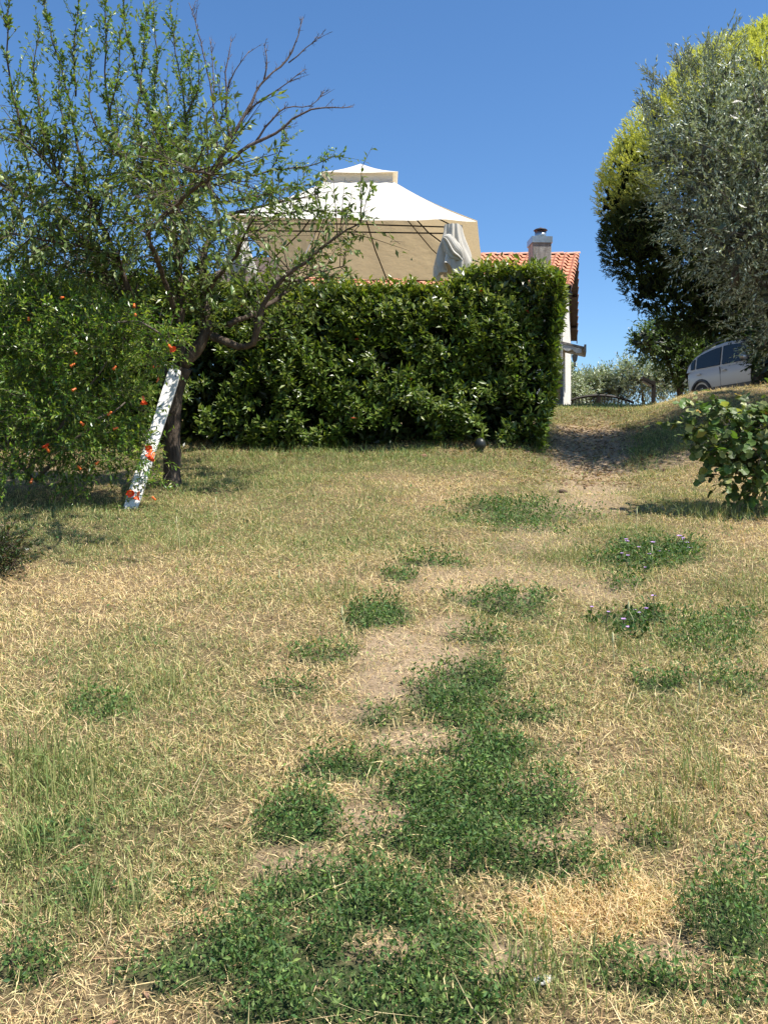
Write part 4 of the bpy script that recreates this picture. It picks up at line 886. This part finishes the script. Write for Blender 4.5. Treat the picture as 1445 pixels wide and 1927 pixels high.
    def curtain(cx_, top, bot, w0, w1, seed, x0=0.0):
        ph = rng.random(6) * 6.28; mb = MB()
        def fn(u, v):
            a = u * 2 * math.pi; fold = .5 * math.sin(8 * a + ph[0] + 1.5 * v) + .35 * math.sin(13 * a + ph[1] - 2 * v) + .3 * math.sin(5 * a + ph[2] + 3 * v)
            wd_ = w0 + (w1 - w0) * v ** .8 + .03 * math.sin(v * 5 + ph[3]); rad = (1 + (.13 + .34 * v) * fold)
            hem = .09 * math.sin(3 * a + ph[4]) * v ** 3 + .03 * math.sin(9 * a) * v ** 3
            return np.array((cx_ + x0 * v + wd_ * math.cos(a) * rad, 13.56 + (.10 + .05 * v) * math.sin(a) * rad * 1.3, top + (bot - top) * v + hem)) - org
        mb.grid(fn, 120, 26)
        o = mb.build('curtain', cm, r, True)
        mb = MB()
        def kn(u, v):
            a = u * 2 * math.pi; t = v; x_ = -.13 + .30 * t; z_ = .16 - .34 * t + .02 * math.sin(t * 9)
            rad = (.03 + .075 * math.sin(math.pi * min(1, t * 1.05)) ** .7) * (1 + .28 * math.sin(7 * a + 3 * t) + .15 * math.sin(11 * a + 5 * t))
            return np.array((cx_ - .03 + x_ + rad * .5 * math.cos(a), 13.40 + rad * .9 * math.sin(a), (top + bot) / 2 - .02 + z_ + rad * math.cos(a) * .9)) - org
        mb.grid(kn, 72, 20); mb.build('curtain_fold', cm, o, True)
        return o
    curtain(1.03, ZE - .06, ZE - .79, .15, .225, 1, .0)
    curtain(-2.17, ZE - .04, ZE - .80, .12, .18, 2, .03)
build_gazebo()

# ------------------------------------------------------------------ house
def build_house():
    E = np.array((5.15, 24.0, 7.48)); sF = np.array((-.95, -3.6, -1.67)); sB = np.array((.74, 3.6, -1.67)); l = np.array((-1, .07, .012))
    l = l / np.linalg.norm(l)
    hb = np.array((2.4, 22.5, float(H(2.4, 22.5)))); r = empty('house', hb); org = hb
    tag(r, 'white house with terracotta tiled gable roof half hidden behind the hedge', 'house')
    tm = mat('terracotta', [(.25, (.28, .12, .075)), (.45, (.48, .2, .115)), (.7, (.62, .31, .19))], 3.5, .85, .5, 40, spec=.25)
    tm2 = mat('terracotta_ridge', [(.25, (.42, .22, .15)), (.7, (.66, .4, .3))], 4, .85, .5, 40, spec=.25)
    # tile mesh: local x across, y down the slope, z normal
    P, cover = .245, .36; th = .016; prof = []
    for t in np.linspace(0, 1, 7): prof.append((-.5 * P + .15 * t, .065 * math.sin(math.pi * t)))
    prof += [(.055, -.004), (.11, .0), (.135, .012)]
    vs = []; ln = .43
    for (yy, zz) in ((0, 0), (ln, .022)):
        for dz in (0, th): vs += [(x_, yy, z_ + zz + dz) for x_, z_ in prof]
    n = len(prof); fs = []
    for i in range(n - 1):
        fs += [(i + n, i + 1 + n, i + 3 * n + 1, i + 3 * n), (i, i + 2 * n, i + 1 + 2 * n, i + 1), (i, i + 1, i + 1 + n, i + n), (i + 2 * n, i + 3 * n, i + 3 * n + 1, i + 2 * n + 1)]
    fs += [(0, n, 3 * n, 2 * n), (n - 1, 3 * n - 1, 4 * n - 1, 2 * n - 1)]
    tile = bpy.data.meshes.new('roof_tile'); tile.from_pydata(vs, [], fs); tile.update(); tile.materials.append(tm); tile.polygons.foreach_set('use_smooth', [False] * len(fs))
    roof = empty('roof'); roof.parent = r
    # roof group stays a mesh: timber deck
    Lr = 9.0
    sFn = sF / np.linalg.norm(sF); sBn = sB / np.linalg.norm(sB); LF = np.linalg.norm(sF); LB = np.linalg.norm(sB)
    bpy.data.objects.remove(roof)
    mb = MB()
    def slab(a, s_, L, th_, off):
        nn = np.cross(s_, l); nn = nn / np.linalg.norm(nn); nn = nn if nn[2] > 0 else -nn
        p = [a, a + l * Lr, a + l * Lr + s_, a + s_]; up = [q - nn * off for q in p]; dn = [q - nn * (off + th_) for q in p]
        mb.add([q - org for q in up + dn], [(0, 1, 2, 3), (7, 6, 5, 4), (0, 4, 5, 1), (1, 5, 6, 2), (2, 6, 7, 3), (3, 7, 4, 0)])
        return nn
    nF = slab(E, sF, LF, .07, .012); nB = slab(E, sB, LB, .07, .012)
    deck = mb.build('roof', M['soffit'], r)
    cnt = 0
    for c in range(26):
        for k in range(11):
            o = bpy.data.objects.new('roof_tile', tile); COL.objects.link(o); o.parent = deck
            X = -l; Yv_ = sFn; Z = np.cross(X, Yv_); Z = Z / np.linalg.norm(Z)
            if Z[2] < 0: X = -X; Z = -Z
            pos = E + l * (P * (c + .5) - .02) + sFn * (cover * k + .02) + nF * .004 + np.array((rng.normal() * .004, 0, rng.normal() * .003))
            Y2 = Yv_ + X * rng.normal() * .012
            R = np.eye(4); R[:3, 0] = X; R[:3, 1] = Y2; R[:3, 2] = Z; R[:3, 3] = pos - org; o.matrix_local = Matrix(R.tolist()); cnt += 1
    # verge tiles down the far slope, seen edge on
    for k in range(11):
        o = bpy.data.objects.new('verge_tile', tile); COL.objects.link(o); o.parent = deck
        X = -l if np.cross(-l, sBn)[2] > 0 else l; Z = np.cross(X, sBn); Z /= np.linalg.norm(Z)
        pos = E + l * (P * .5 - .02) + sBn * (cover * k) + nB * .01; R = np.eye(4); R[:3, 0] = X; R[:3, 1] = sBn; R[:3, 2] = Z; R[:3, 3] = pos - org; o.matrix_local = Matrix(R.tolist())
    mb = MB()
    for c in range(9): pass
    for k in range(18):
        mb = MB(); a = E + l * (.44 * k - .04) + np.array((0, 0, .0)); L_ = .47
        def fn(u, v): 
            an = math.pi * u; rad = .11 - .012 * v
            return a + l * L_ * v + np.array((0, -math.cos(an) * rad * 1.05, math.sin(an) * rad * .62 + .02 - .012 * v)) - org
        mb.grid(fn, 8, 1)
        b0 = len(mb.v); mb.grid(lambda u, v: fn(u, 0) * (1 - .12 * v) + (a - org) * .12 * v, 8, 1)
        mb.build('ridge_tile', tm2, deck)
    # walls
    g0 = float(H(4, 21)) - .3
    wo = .33; cF = np.array((4.15, 21.0)); cB = np.array((5.62, 27.2)); lw = l[:2] / np.linalg.norm(l[:2])
    dFl = cF + lw * 7.5; dBl = cB + lw * 7.5
    zE = lambda q: 7.48 - 1.67 * abs(q - 24) / 3.6 - .1
    mb = MB()
    def wall(a, b_, za, zb): mb.add([np.array((*a, g0)) - org, np.array((*b_, g0)) - org, np.array((*b_, zb)) - org, np.array((*a, za)) - org], [(0, 1, 2, 3)])
    wall(dFl, cF, zE(21), zE(21)); cM = cF + (cB - cF) * (3.0 / 6.2)
    wall(cF, cM, zE(21), zE(24)); wall(cM, cB, zE(24), zE(27.2)); wall(cB, dBl, zE(27.2), zE(27.2)); wall(dBl, dFl, zE(27), zE(21))
    mb.build('wall', M['plaster'], r)
    # windows with shutters on the front, glimpsed through the hedge
    gl = mat('window_glass', (.03, .04, .05), 4, .1); 
    for tpos in (1.6, 4.4):
        c = cF + lw * tpos; ang = math.atan2(lw[1], lw[0]); mb = MB(); mb.box(np.array((c[0], c[1] - .03, g0 + 1.8)) - org, (1.0, .06, 1.1), ang); w_ = mb.build('window', M['greywood'], r)
        mb = MB(); mb.box(np.array((c[0], c[1] - .065, g0 + 1.8)) - org, (.84, .02, .94), ang); mb.build('pane', gl, w_)
    # fascia and gutter
    mb = MB(); e0 = E + sF; gut = [e0 + l * t + np.array((0, -.07, -.13)) - org for t in (-.02, 9)]
    mb.tube(gut, .062, 8); mb.build('gutter', M['greywood'], r, True)
    for t in np.arange(.12, 2.4, .55):
        mb = MB(); a = E + sF * .93 + l * t - nF * .15 - org; b_ = E + sF * .5 + l * t - nF * .15 - org; mb.tube([a, b_], .05, 4); mb.build('rafter', M['soffit'], r)
    # beam ends and barge board under the right verge
    for f_ in (.02, .42, .8):
        mb = MB(); a = E + sB * f_ - nB * .16; mb.tube([a + l * .02 - org, a + l * .5 - org], .06, 4); mb.build('beam_end', M['soffit'], r)
    for s_, nn_ in ((sF, nF), (sB, nB)):
        mb = MB(); a = E - l * .0 - nn_ * .075; p_ = [a, a + s_, a + s_ - nn_ * .1, a - nn_ * .1]; q_ = [w_ + l * .025 for w_ in p_]
        mb.add([w_ - org for w_ in p_ + q_], [(0, 1, 2, 3), (7, 6, 5, 4), (0, 4, 5, 1), (1, 5, 6, 2), (2, 6, 7, 3), (3, 7, 4, 0)]); mb.build('barge_board', M['soffit'], r)
    # chimney
    ch = at(1015, 470, 21.7); mb = MB(); cz = 7.22; w_ = .225
    cm = mat('weathered_render', [(.25, (.12, .11, .10)), (.45, (.26, .25, .225)), (.7, (.42, .41, .38))], 4, .9, .6, 40, stretch=(2, 2, .7))
    mb.box(np.array((ch[0], 21.7, (5.6 + cz) / 2)) - org, (w_ * 2, .5, cz - 5.6), .06, bev=.012); chm = mb.build('chimney', cm, r)
    gm = mat('galvanised_sheet', (.36, .42, .46), 12, .35, metal=.7)
    mb = MB(); mb.box(np.array((ch[0], 21.7, cz + .0)) - org, (w_ * 2 + .05, .55, .15), .06, bev=.01); mb.build('metal_collar', gm, chm)
    mb = MB(); c0 = np.array((ch[0] + .02, 21.7, cz + .07)) - org; mb.lathe([(.135, 0), (.135, .13), (.12, .14), (.12, .17)], c0, 18); mb.build('flue', gm, chm, True)
    mb = MB(); mb.lathe([(.155, .205), (.17, .21), (.14, .235), (.05, .26), (.02, .28)], c0, 18)
    for k in range(4): mb.tube([c0 + (.12 * math.cos(k * 1.57), .12 * math.sin(k * 1.57), .1), c0 + (.13 * math.cos(k * 1.57), .13 * math.sin(k * 1.57), .22)], .01, 4)
    mb.build('chimney_cowl', mat('rusty_dark_metal', [(.45, (.06, .055, .055)), (.75, (.22, .08, .045))], 6, .6, metal=.4), chm, True)
    # side porch roof with scalloped edge, hanging pot, post
    a0 = at(1047, 640, 21.0); 
    mb = MB(); p_ = [a0 + (0, 0, 0), at(1098, 652, 21.0), at(1098, 652, 21.0) + (.35, 1.5, 0), a0 + (.35, 1.5, 0)]; mb.add([q - org for q in p_] + [q - org - (0, 0, .05) for q in p_], [(0, 1, 2, 3), (7, 6, 5, 4), (0, 4, 5, 1), (1, 5, 6, 2), (2, 6, 7, 3), (3, 7, 4, 0)])
    pr = mb.build('porch_roof', M['greywood'], r)
    mb = MB(); e = at(1102, 663, 20.98); mb.box((at(1100, 660, 21.3) - org), (.05, .9, .17), -.2); mb.build('fascia_board', M['greywood'], pr)
    mb = MB()
    def sc(u, v):
        p = a0 * (1 - u) + at(1094, 652, 20.97) * u; return p + np.array((0, .03, -.05 - v * (.07 + .08 * abs(math.cos(u * 7.5)) * (1 - .4 * u)))) - org
    mb.grid(sc, 40, 2); mb.build('lace_edging', M['plaster'], pr)
    mb = MB(); pt = at(1081, 660, 21.2); mb.tube([pt - org, pt - org - (0, 0, .1)], .008, 4)
    mb.lathe([(.03, -.26), (.055, -.22), (.07, -.12), (.06, -.1)], pt - org, 12)
    mb.lathe([(.005, -.40), (.02, -.35), (.02, -.28), (.012, -.26)], pt - org, 8); mb.build('hanging_lantern', M['greywood'], pr, True)
    mb = MB(); pp = at(1051, 700, 20.9); g = float(H(pp[0], 20.9)); mb.box(np.array((pp[0], 20.9, (g + 4.15) / 2)) - org, (.17, .17, 4.15 - g), bev=.015); mb.build('porch_post', M['greywood'], r)
    mb = MB(); mb.box(np.array((3.98, 20.7, 4.0)) - org, (.09, .1, 1.3), bev=.01); mb.build('downpipe', mat('ochre_paint', (.35, .22, .07), 8, .6), r)
build_house()

# ------------------------------------------------------------------ car
def build_car():
    rw = at(1336, 735, 26.5); h = np.array((.34, -.94)); h /= np.linalg.norm(h); rt = np.array((h[1], -h[0]))
    ctr = rw[:2] + h * 1.15 - rt * .76; z = float(H(ctr[0], ctr[1])) + .10
    r = empty('parked_car', (ctr[0], ctr[1], z)); tag(r, 'silver grey small hatchback parked on the crest in the shade of the trees', 'car')
    zf = float(H(*(ctr + h * 1.2))); zr = float(H(*(ctr - h * 1.2))); zl = float(H(*(ctr - rt * .7))); zrr = float(H(*(ctr + rt * .7)))
    r.scale = (1.14,) * 3
    r.rotation_euler = (math.atan2(zl - zrr, 1.4), -math.atan2(zf - zr, 2.4), math.atan2(h[1], h[0]))
    m, nt, paint = newmat('silver_paint'); n = noise(nt, 90, 2); rr = ramp(nt, [(.4, (.42, .42, .41)), (.6, (.47, .47, .46))]); lk(nt, n.outputs[0], rr.inputs[0]); lk(nt, rr.outputs[0], paint.inputs['Base Color']); paint.inputs['Metallic'].default_value = .1; paint.inputs['Roughness'].default_value = .45; paint.inputs['Coat Weight'].default_value = .15
    gl = mat('tinted_glass', (.012, .014, .016), 5, .08, spec=.35); bk = mat('black_plastic', (.035, .037, .04), 20, .55); tyre = mat('tyre_rubber', (.02, .02, .02), 30, .8); al = mat('alloy', (.45, .46, .48), 10, .35, metal=.8); lampm = mat('lamp_lens', (.6, .6, .6), 8, .1); red = mat('red_lens', (.10, .012, .01), 8, .2)
    xs = [-1.77, -1.73, -1.55, -1.2, -.7, 0, .6, 1.0, 1.35, 1.62, 1.76]
    hw = [.62, .72, .77, .79, .79, .79, .79, .78, .76, .70, .58]
    bz = [.92, .955, .96, .96, .955, .945, .94, .98, .93, .85, .74]
    mb = MB(); ring = 12; vs = []
    for x_, w_, b_ in zip(xs, hw, bz):
        lo = .24 + (.08 if abs(x_) > 1.5 else 0)
        half = [(w_ * .86, lo), (w_ * .97, lo + .08), (w_, .5), (w_ * 1.0, .72), (w_ * .965, b_ - .04), (w_ * .9, b_)]
        vs += [(x_, a, c) for a, c in half] + [(x_, -a, c) for a, c in half[::-1]]
    fs = [(i * ring + k, i * ring + (k + 1) % ring, (i + 1) * ring + (k + 1) % ring, (i + 1) * ring + k) for i in range(len(xs) - 1) for k in range(ring)]
    fs += [tuple(range(ring - 1, -1, -1)), tuple((len(xs) - 1) * ring + k for k in range(ring))]
    mb.add(vs, fs); body = mb.build('body', m, r, True)
    # greenhouse
    gx = [-1.73, -1.66, -1.5, -1.2, -.8, -.3, .15, .45, .95]; gz = [1.0, 1.17, 1.31, 1.42, 1.50, 1.545, 1.52, 1.42, 1.0]
    def side_y(z_): return .735 - (z_ - .95) * .23
    vs = []
    for x_, z_ in zip(gx, gz):
        y0 = .74; y1 = side_y(z_ - .05); vs += [(x_, y0, .93), (x_, side_y((.93 + z_ - .05) / 2) , (.93 + z_ - .05) / 2), (x_, y1, z_ - .05), (x_, y1 - .07, z_), (x_, 0, z_ + .015), (x_, -(y1 - .07), z_), (x_, -y1, z_ - .05), (x_, -side_y((.93 + z_ - .05) / 2), (.93 + z_ - .05) / 2), (x_, -y0, .93)]
    ring = 9; fs = [(i * ring + k, i * ring + k + 1, (i + 1) * ring + k + 1, (i + 1) * ring + k) for i in range(len(gx) - 1) for k in range(8)] + [tuple(range(8, -1, -1)), tuple((len(gx) - 1) * ring + k for k in range(ring))]
    mb = MB(); mb.add(vs, fs); mb.build('cabin', m, r, True)
    def roofz(x_): return float(np.interp(x_, gx, gz))
    def sidewin(name, xs_, s_, lowz=.985):
        top = [(x_, roofz(x_) - .09) for x_ in xs_]; top = [(x_, max(z_, lowz + .01)) for x_, z_ in top]
        pts = [(xs_[0], lowz)] + top + [(xs_[-1], lowz)]
        mb = MB(); vs_ = [(x_, s_ * (side_y(z_) + .022), z_) for x_, z_ in pts] + [(x_, s_ * (side_y(z_) - .02), z_) for x_, z_ in pts]; n_ = len(pts)
        mb.add(vs_, [tuple(range(n_)), tuple(range(2 * n_ - 1, n_ - 1, -1))] + [(i, (i + 1) % n_, n_ + (i + 1) % n_, n_ + i) for i in range(n_)]); return mb.build(name, gl, r)
    for s_ in (-1, 1):
        sidewin('quarter_window', [-1.56, -1.5, -1.42], s_); sidewin('rear_side_window', [-1.34, -1.2, -1.0, -.8, -.6, -.46], s_); sidewin('front_side_window', [-.38, -.1, .15, .35, .5, .68], s_)
        mb = MB(); mb.box((-.42, s_ * (.735 + .0), .6), (.012, .125, .66)); 
        mb = MB(); mb.box((0, s_ * .79, .37), (3.1, .05, .17), bev=.02); mb.build('side_cladding', bk, r)
        mb = MB(); mb.tube([(-1.3, s_ * .56, 1.37), (-1.15, s_ * .57, 1.47), (-.7, s_ * .57, 1.57), (-.2, s_ * .57, 1.61), (.1, s_ * .56, 1.54)], .018, 6); mb.build('roof_rail', bk, r)
        for x_ in (-.62, .02 + .25 - .9 + .62):
            pass
        for x_ in (-1.22, -.28):
            mb = MB(); mb.box((x_, s_ * .80, .84), (.17, .03, .035), bev=.01); mb.build('door_handle', m, r)
        for x_ in (-.42, .72):
            mb = MB(); mb.box((x_, s_ * .783, .64), (.012, .016, .6)); mb.build('door_seam', bk, r)
        mb = MB(); mb.lathe([(.02, -.09), (.085, -.07), (.10, 0), (.08, .06), (.03, .085)], (0, 0, 0), 14); o = mb.build('wing_mirror', al, r, True, (.55, s_ * .88, 1.07)); o.scale = (.75, 1.15, .95)
        mb = MB(); mb.tube([(.58, s_ * .72, 1.0), (.56, s_ * .84, 1.03)], .025, 6); mb.build('mirror_arm', bk, r)
        mb = MB(); mb.box((1.64, s_ * .56, .70), (.16, .24, .17), s_ * .35, bev=.04); mb.build('headlight', lampm, r)
        mb = MB(); mb.box((-1.70, s_ * .66, .98), (.06, .10, .22), bev=.02); mb.build('tail_light', red, r)
        for x_ in (-1.15, 1.15):
            mb = MB(); pts = [(x_ + .37 * math.cos(a), s_ * .795, .30 + .37 * math.sin(a)) for a in np.linspace(-.15, math.pi + .15, 14)]; mb.tube(pts, .045, 6); mb.build('wheel_arch', bk, r, True)
            w_ = MB(); w_.lathe([(.19, -.09), (.28, -.095), (.30, -.06), (.30, .06), (.28, .095), (.19, .09)], (0, 0, 0), 24); wo = w_.build('wheel', tyre, r, True, (x_, s_ * .70, .30)); wo.rotation_euler = (math.pi / 2, 0, 0)
            w_ = MB(); w_.lathe([(.03, -.1), (.19, -.088), (.20, 0), (.19, .088), (.03, .1)], (0, 0, 0), 20)
            for k in range(5):
                a = k * 1.2566; w_.box((.12 * math.cos(a), .12 * math.sin(a), 0), (.13, .03, .205), a)
            w_.build('rim', al, wo)
    mb = MB(); q = [(.40, .55, 1.425), (.92, .66, 1.03), (.92, -.66, 1.03), (.40, -.55, 1.425)]; mb.add([(x_ + .03, y_, z_ + .022) for x_, y_, z_ in q] + [(x_, y_, z_) for x_, y_, z_ in q], [(0, 1, 2, 3), (7, 6, 5, 4), (0, 4, 5, 1), (1, 5, 6, 2), (2, 6, 7, 3), (3, 7, 4, 0)]); mb.build('windscreen', gl, r)
    mb = MB(); mb.box((-1.68, 0, 1.1), (.05, 1.0, .2), bev=.02); mb.build('rear_window', gl, r)
    mb = MB(); mb.box((1.72, 0, .40), (.16, 1.3, .24), bev=.05); mb.build('bumper', bk, r); mb = MB(); mb.box((-1.74, 0, .42), (.14, 1.4, .26), bev=.05); mb.build('bumper', bk, r)
    mb = MB(); mb.box((1.775, 0, .62), (.03, .6, .09), bev=.01); mb.build('grille', bk, r)
build_car()

# ------------------------------------------------------------------ small things
def build_lamp():
    p = at(1229, 740, 22.0); g = float(H(p[0], p[1])); r = empty('garden_lamp', (p[0], p[1], g)); tag(r, 'short black garden lamp with slanting head on the crest', 'lamp')
    top = at(1229, 722, 22)[2] - g
    mb = MB(); mb.box((0, 0, top / 2 - .05), (.09, .09, top + .1), bev=.01); mb.build('post', M['iron'], r)
    mb = MB(); mb.box((-.14, 0, top + .06), (.34, .2, .07), mat=Matrix.Rotation(.5, 3, 'Y')); mb.box((-.02, 0, top - .0), (.1, .12, .12), mat=Matrix.Rotation(.5, 3, 'Y')); mb.build('lamp_head', M['iron'], r)
    mb = MB(); mb.box((-.16, 0, top + .005), (.22, .15, .03), mat=Matrix.Rotation(.5, 3, 'Y')); mb.build('lamp_glass', M['greywood'], r)
build_lamp()
def build_gate():
    Yg = 27.0; a = at(1060, 757, Yg); b = at(1192, 752, Yg); g = float(H((a[0] + b[0]) / 2, Yg)); r = empty('arched_gate', ((a[0] + b[0]) / 2, Yg, g)); tag(r, 'low black metal gate with arched top rail beyond the crest', 'gate')
    hw = (b[0] - a[0]) / 2; ze = at(0, 758, Yg)[2] - g; zc = at(0, 744, Yg)[2] - g
    arch = lambda x_: ze + (zc - ze) * (1 - (x_ / hw) ** 2)
    for x0, x1, nm in ((-hw, -.02, 'gate_leaf'), (.02, hw, 'gate_leaf')):
        mb = MB(); mb.tube([(x_, 0, arch(x_)) for x_ in np.linspace(x0, x1, 9)], .04, 6); mb.tube([(x0, 0, .1), (x1, 0, .1)], .02, 6); lf = mb.build(nm, M['iron'], r)
        for x_ in np.linspace(x0 + .03, x1 - .03, 10):
            mb = MB(); mb.tube([(x_, 0, .05), (x_, 0, arch(x_))], .016, 5); mb.build('bar', M['iron'], lf)
    mb = MB(); mb.box((0, 0, zc / 2 - .02), (.12, .06, zc), bev=.01); mb.build('centre_post', M['iron'], r)
build_gate()
def build_globe():
    p = ground_at(906, 856); p = np.array((p[0], 10.95, float(H(p[0], 10.95)))); r = empty('glass_globe', p); tag(r, 'dull grey glass globe at the foot of the hedge near its right end', 'globe')
    mb = MB(); R = .07; mb.lathe([(R * math.sin(t), R * 1.2 - R * math.cos(t) * 1.15) for t in np.linspace(.05, 3.09, 14)], (0, 0, 0.01), 20); mb.build('globe', mat('smoky_glass', (.022, .025, .022), 5, .4, spec=.4), r, True)
    mb = MB(); mb.lathe([(.045, -.03), (.045, .03), (.04, .035)], (0, 0, 0), 14); mb.build('collar', M['iron'], r, True)
build_globe()
pm = mat('mauve_petals', [(.3, (.32, .16, .42)), (.7, (.5, .32, .6))], 50, .6)
def wildflower(name, pts, label):
    b = ground_at(*pts[len(pts) // 2]); b_ = empty(name, b); tag(b_, label, 'wildflower', 'mauve wildflowers on the lawn')
    V = []; F_ = []
    lp, ld = [], []; mb = MB()
    for px, py in pts:
        g = ground_at(px, py + 14); g = g + np.array((rng.normal() * .03, rng.normal() * .12, 0)); g[2] = float(H(g[0], g[1])); c = np.array((g[0], g[1], g[2] + rng.uniform(.03, .1))); mid = (g + c) / 2 + rng.normal(size=3) * .01
        mb.tube([g - b - (0, 0, .01), mid - b, c - b], .0022, 4)
        for _ in range(26): lp.append(g + np.array((rng.normal() * .05, rng.normal() * .06, rng.uniform(.005, .05)))); ld.append(rdir(1, .5)[0])
        a_ = np.arange(5) * 1.2566 + rng.random(); d_ = np.stack([np.cos(a_), np.sin(a_) , np.full(5, .45)], -1) + np.array((0, -.3, .0)); n_ = np.tile((0, -.4, 1.), (5, 1))
        sc_ = rng.uniform(.010, .017) * max(1, (g[1] / 5))
        v, f, k = leaves(FL, np.tile(c - b, (5, 1)), d_, n_, sc_, 2.3); mesh_np('blossom', v, f, pm, b_)
    mb.build('stem', M['bark2'], b_)['kind'] = 'stuff'
    lp = np.array(lp); v, f, k = leaves(FL, lp, np.array(ld), rdir(len(lp), 1.5), rng.uniform(.02, .038, len(lp)), 1.6); o = mesh_np('foliage', v, f, M['weed'], b_, cols(len(lp), k, (.06, .11, .035), .35), origin=b)
wildflower('wildflower', [(1233, 1034), (1254, 1018), (1272, 1022), (1278, 1026), (1290, 1022), (1298, 1030), (1245, 1028), (1262, 1027)], 'mauve wildflower clump just below the shade of the right shrub')
wildflower('wildflower', [(1178, 1024), (1195, 1020), (1180, 1034), (1205, 1032), (1217, 1044), (1207, 1056), (1185, 1058)], 'sparse mauve wildflower clump left of the denser shaded one')
wildflower('wildflower', [(1127, 1163), (1147, 1163), (1162, 1168), (1206, 1152), (1215, 1167), (1240, 1150), (1212, 1176), (1172, 1172)], 'lowest mauve wildflower clump, in mid lawn on the right')
# seed-headed grass stalks
sm = mat('pale_seed_head', (.52, .5, .26), 60, .8)
for px, py, hh, lab in [(412, 985, .16, 'pale seed head stalk in front of the trunk to its right'), (1197, 1010, .16, 'pale seed head stalk left of the right shrub shadow'), (1228, 1070, .10, 'short seed head stalk among the upper mauve flowers'), (1195, 1185, .10, 'seed head stalk beside the lowest mauve flowers'), (1310, 1350, .09, 'seed head stalk standing in dry grass at right'), (1155, 1255, .1, 'short seed head stalk in the dry grass below the flowers'), (340, 1040, .2, 'tall thin seed stalk in the grass left of centre'), (535, 1120, .09, 'small seed stalk in the left half of the lawn'), (650, 1190, .08, 'small seed stalk by the central weed clump')]:
    g = ground_at(px, py); r = empty('grass_stalk', g); tag(r, lab, 'grass stalk', 'seed headed stalks on the lawn'); lx = rng.normal() * .02
    mb = MB(); mb.tube([(0, 0, -.01), (lx * .4, 0, hh * .6), (lx, 0, hh)], .0018, 4); mb.build('stem', sm, r)
    mb = MB(); mb.lathe([(.001, -.002), (.005, .008), (.006, .02), (.004, .04), (.001, .055)], (lx, 0, hh), 7); mb.build('seed_head', sm, r, True)
# pale stone and a brown lump
def stone(name, px, py, size, m_, lab, cat, flat=.4, rz=0, n=12, dy=0):
    g = ground_at(px, py); g = np.array((g[0], g[1] + dy, float(H(g[0], g[1] + dy)))); mb = MB(); ph = rng.random(4) * 6
    mb.grid(lambda u, v: ((1 + .18 * math.sin(3 * u * 6.28 + ph[0]) + .1 * math.sin(5 * u * 6.28 + ph[1] + v * 4)) * math.sin(math.pi * max(.01, min(.99, v))) * math.cos(u * 6.2832) * size, (1 + .15 * math.sin(2 * u * 6.28 + ph[2])) * math.sin(math.pi * max(.01, min(.99, v))) * math.sin(u * 6.2832) * size * .55, math.cos(math.pi * v) * size * flat + size * flat * .55), 16, 8)
    o = mb.build(name, m_, None, False, g); o.rotation_euler = (0, .1, rz); tag(o, lab, cat); return o
stone('flat_stone', 1020, 1852, .032, mat('pale_stone', [(.3, (.5, .49, .46)), (.7, (.7, .69, .66))], 30, .8, .8, 90), 'small flat pale grey stone by the bare soil at bottom right', 'stone', .22, .5)
stone('clay_lump', 797, 862, .045, mat('brown_clay', (.3, .17, .1), 30, .9, .6), 'small brown lump at the foot of the hedge, in the middle', 'clod', .7)
stone('brown_clod', 1058, 928, .045, mat('dark_soil', (.12, .08, .05), 30, .9, .6), 'dark clod lying on the worn path below its shaded part', 'clod', .5)
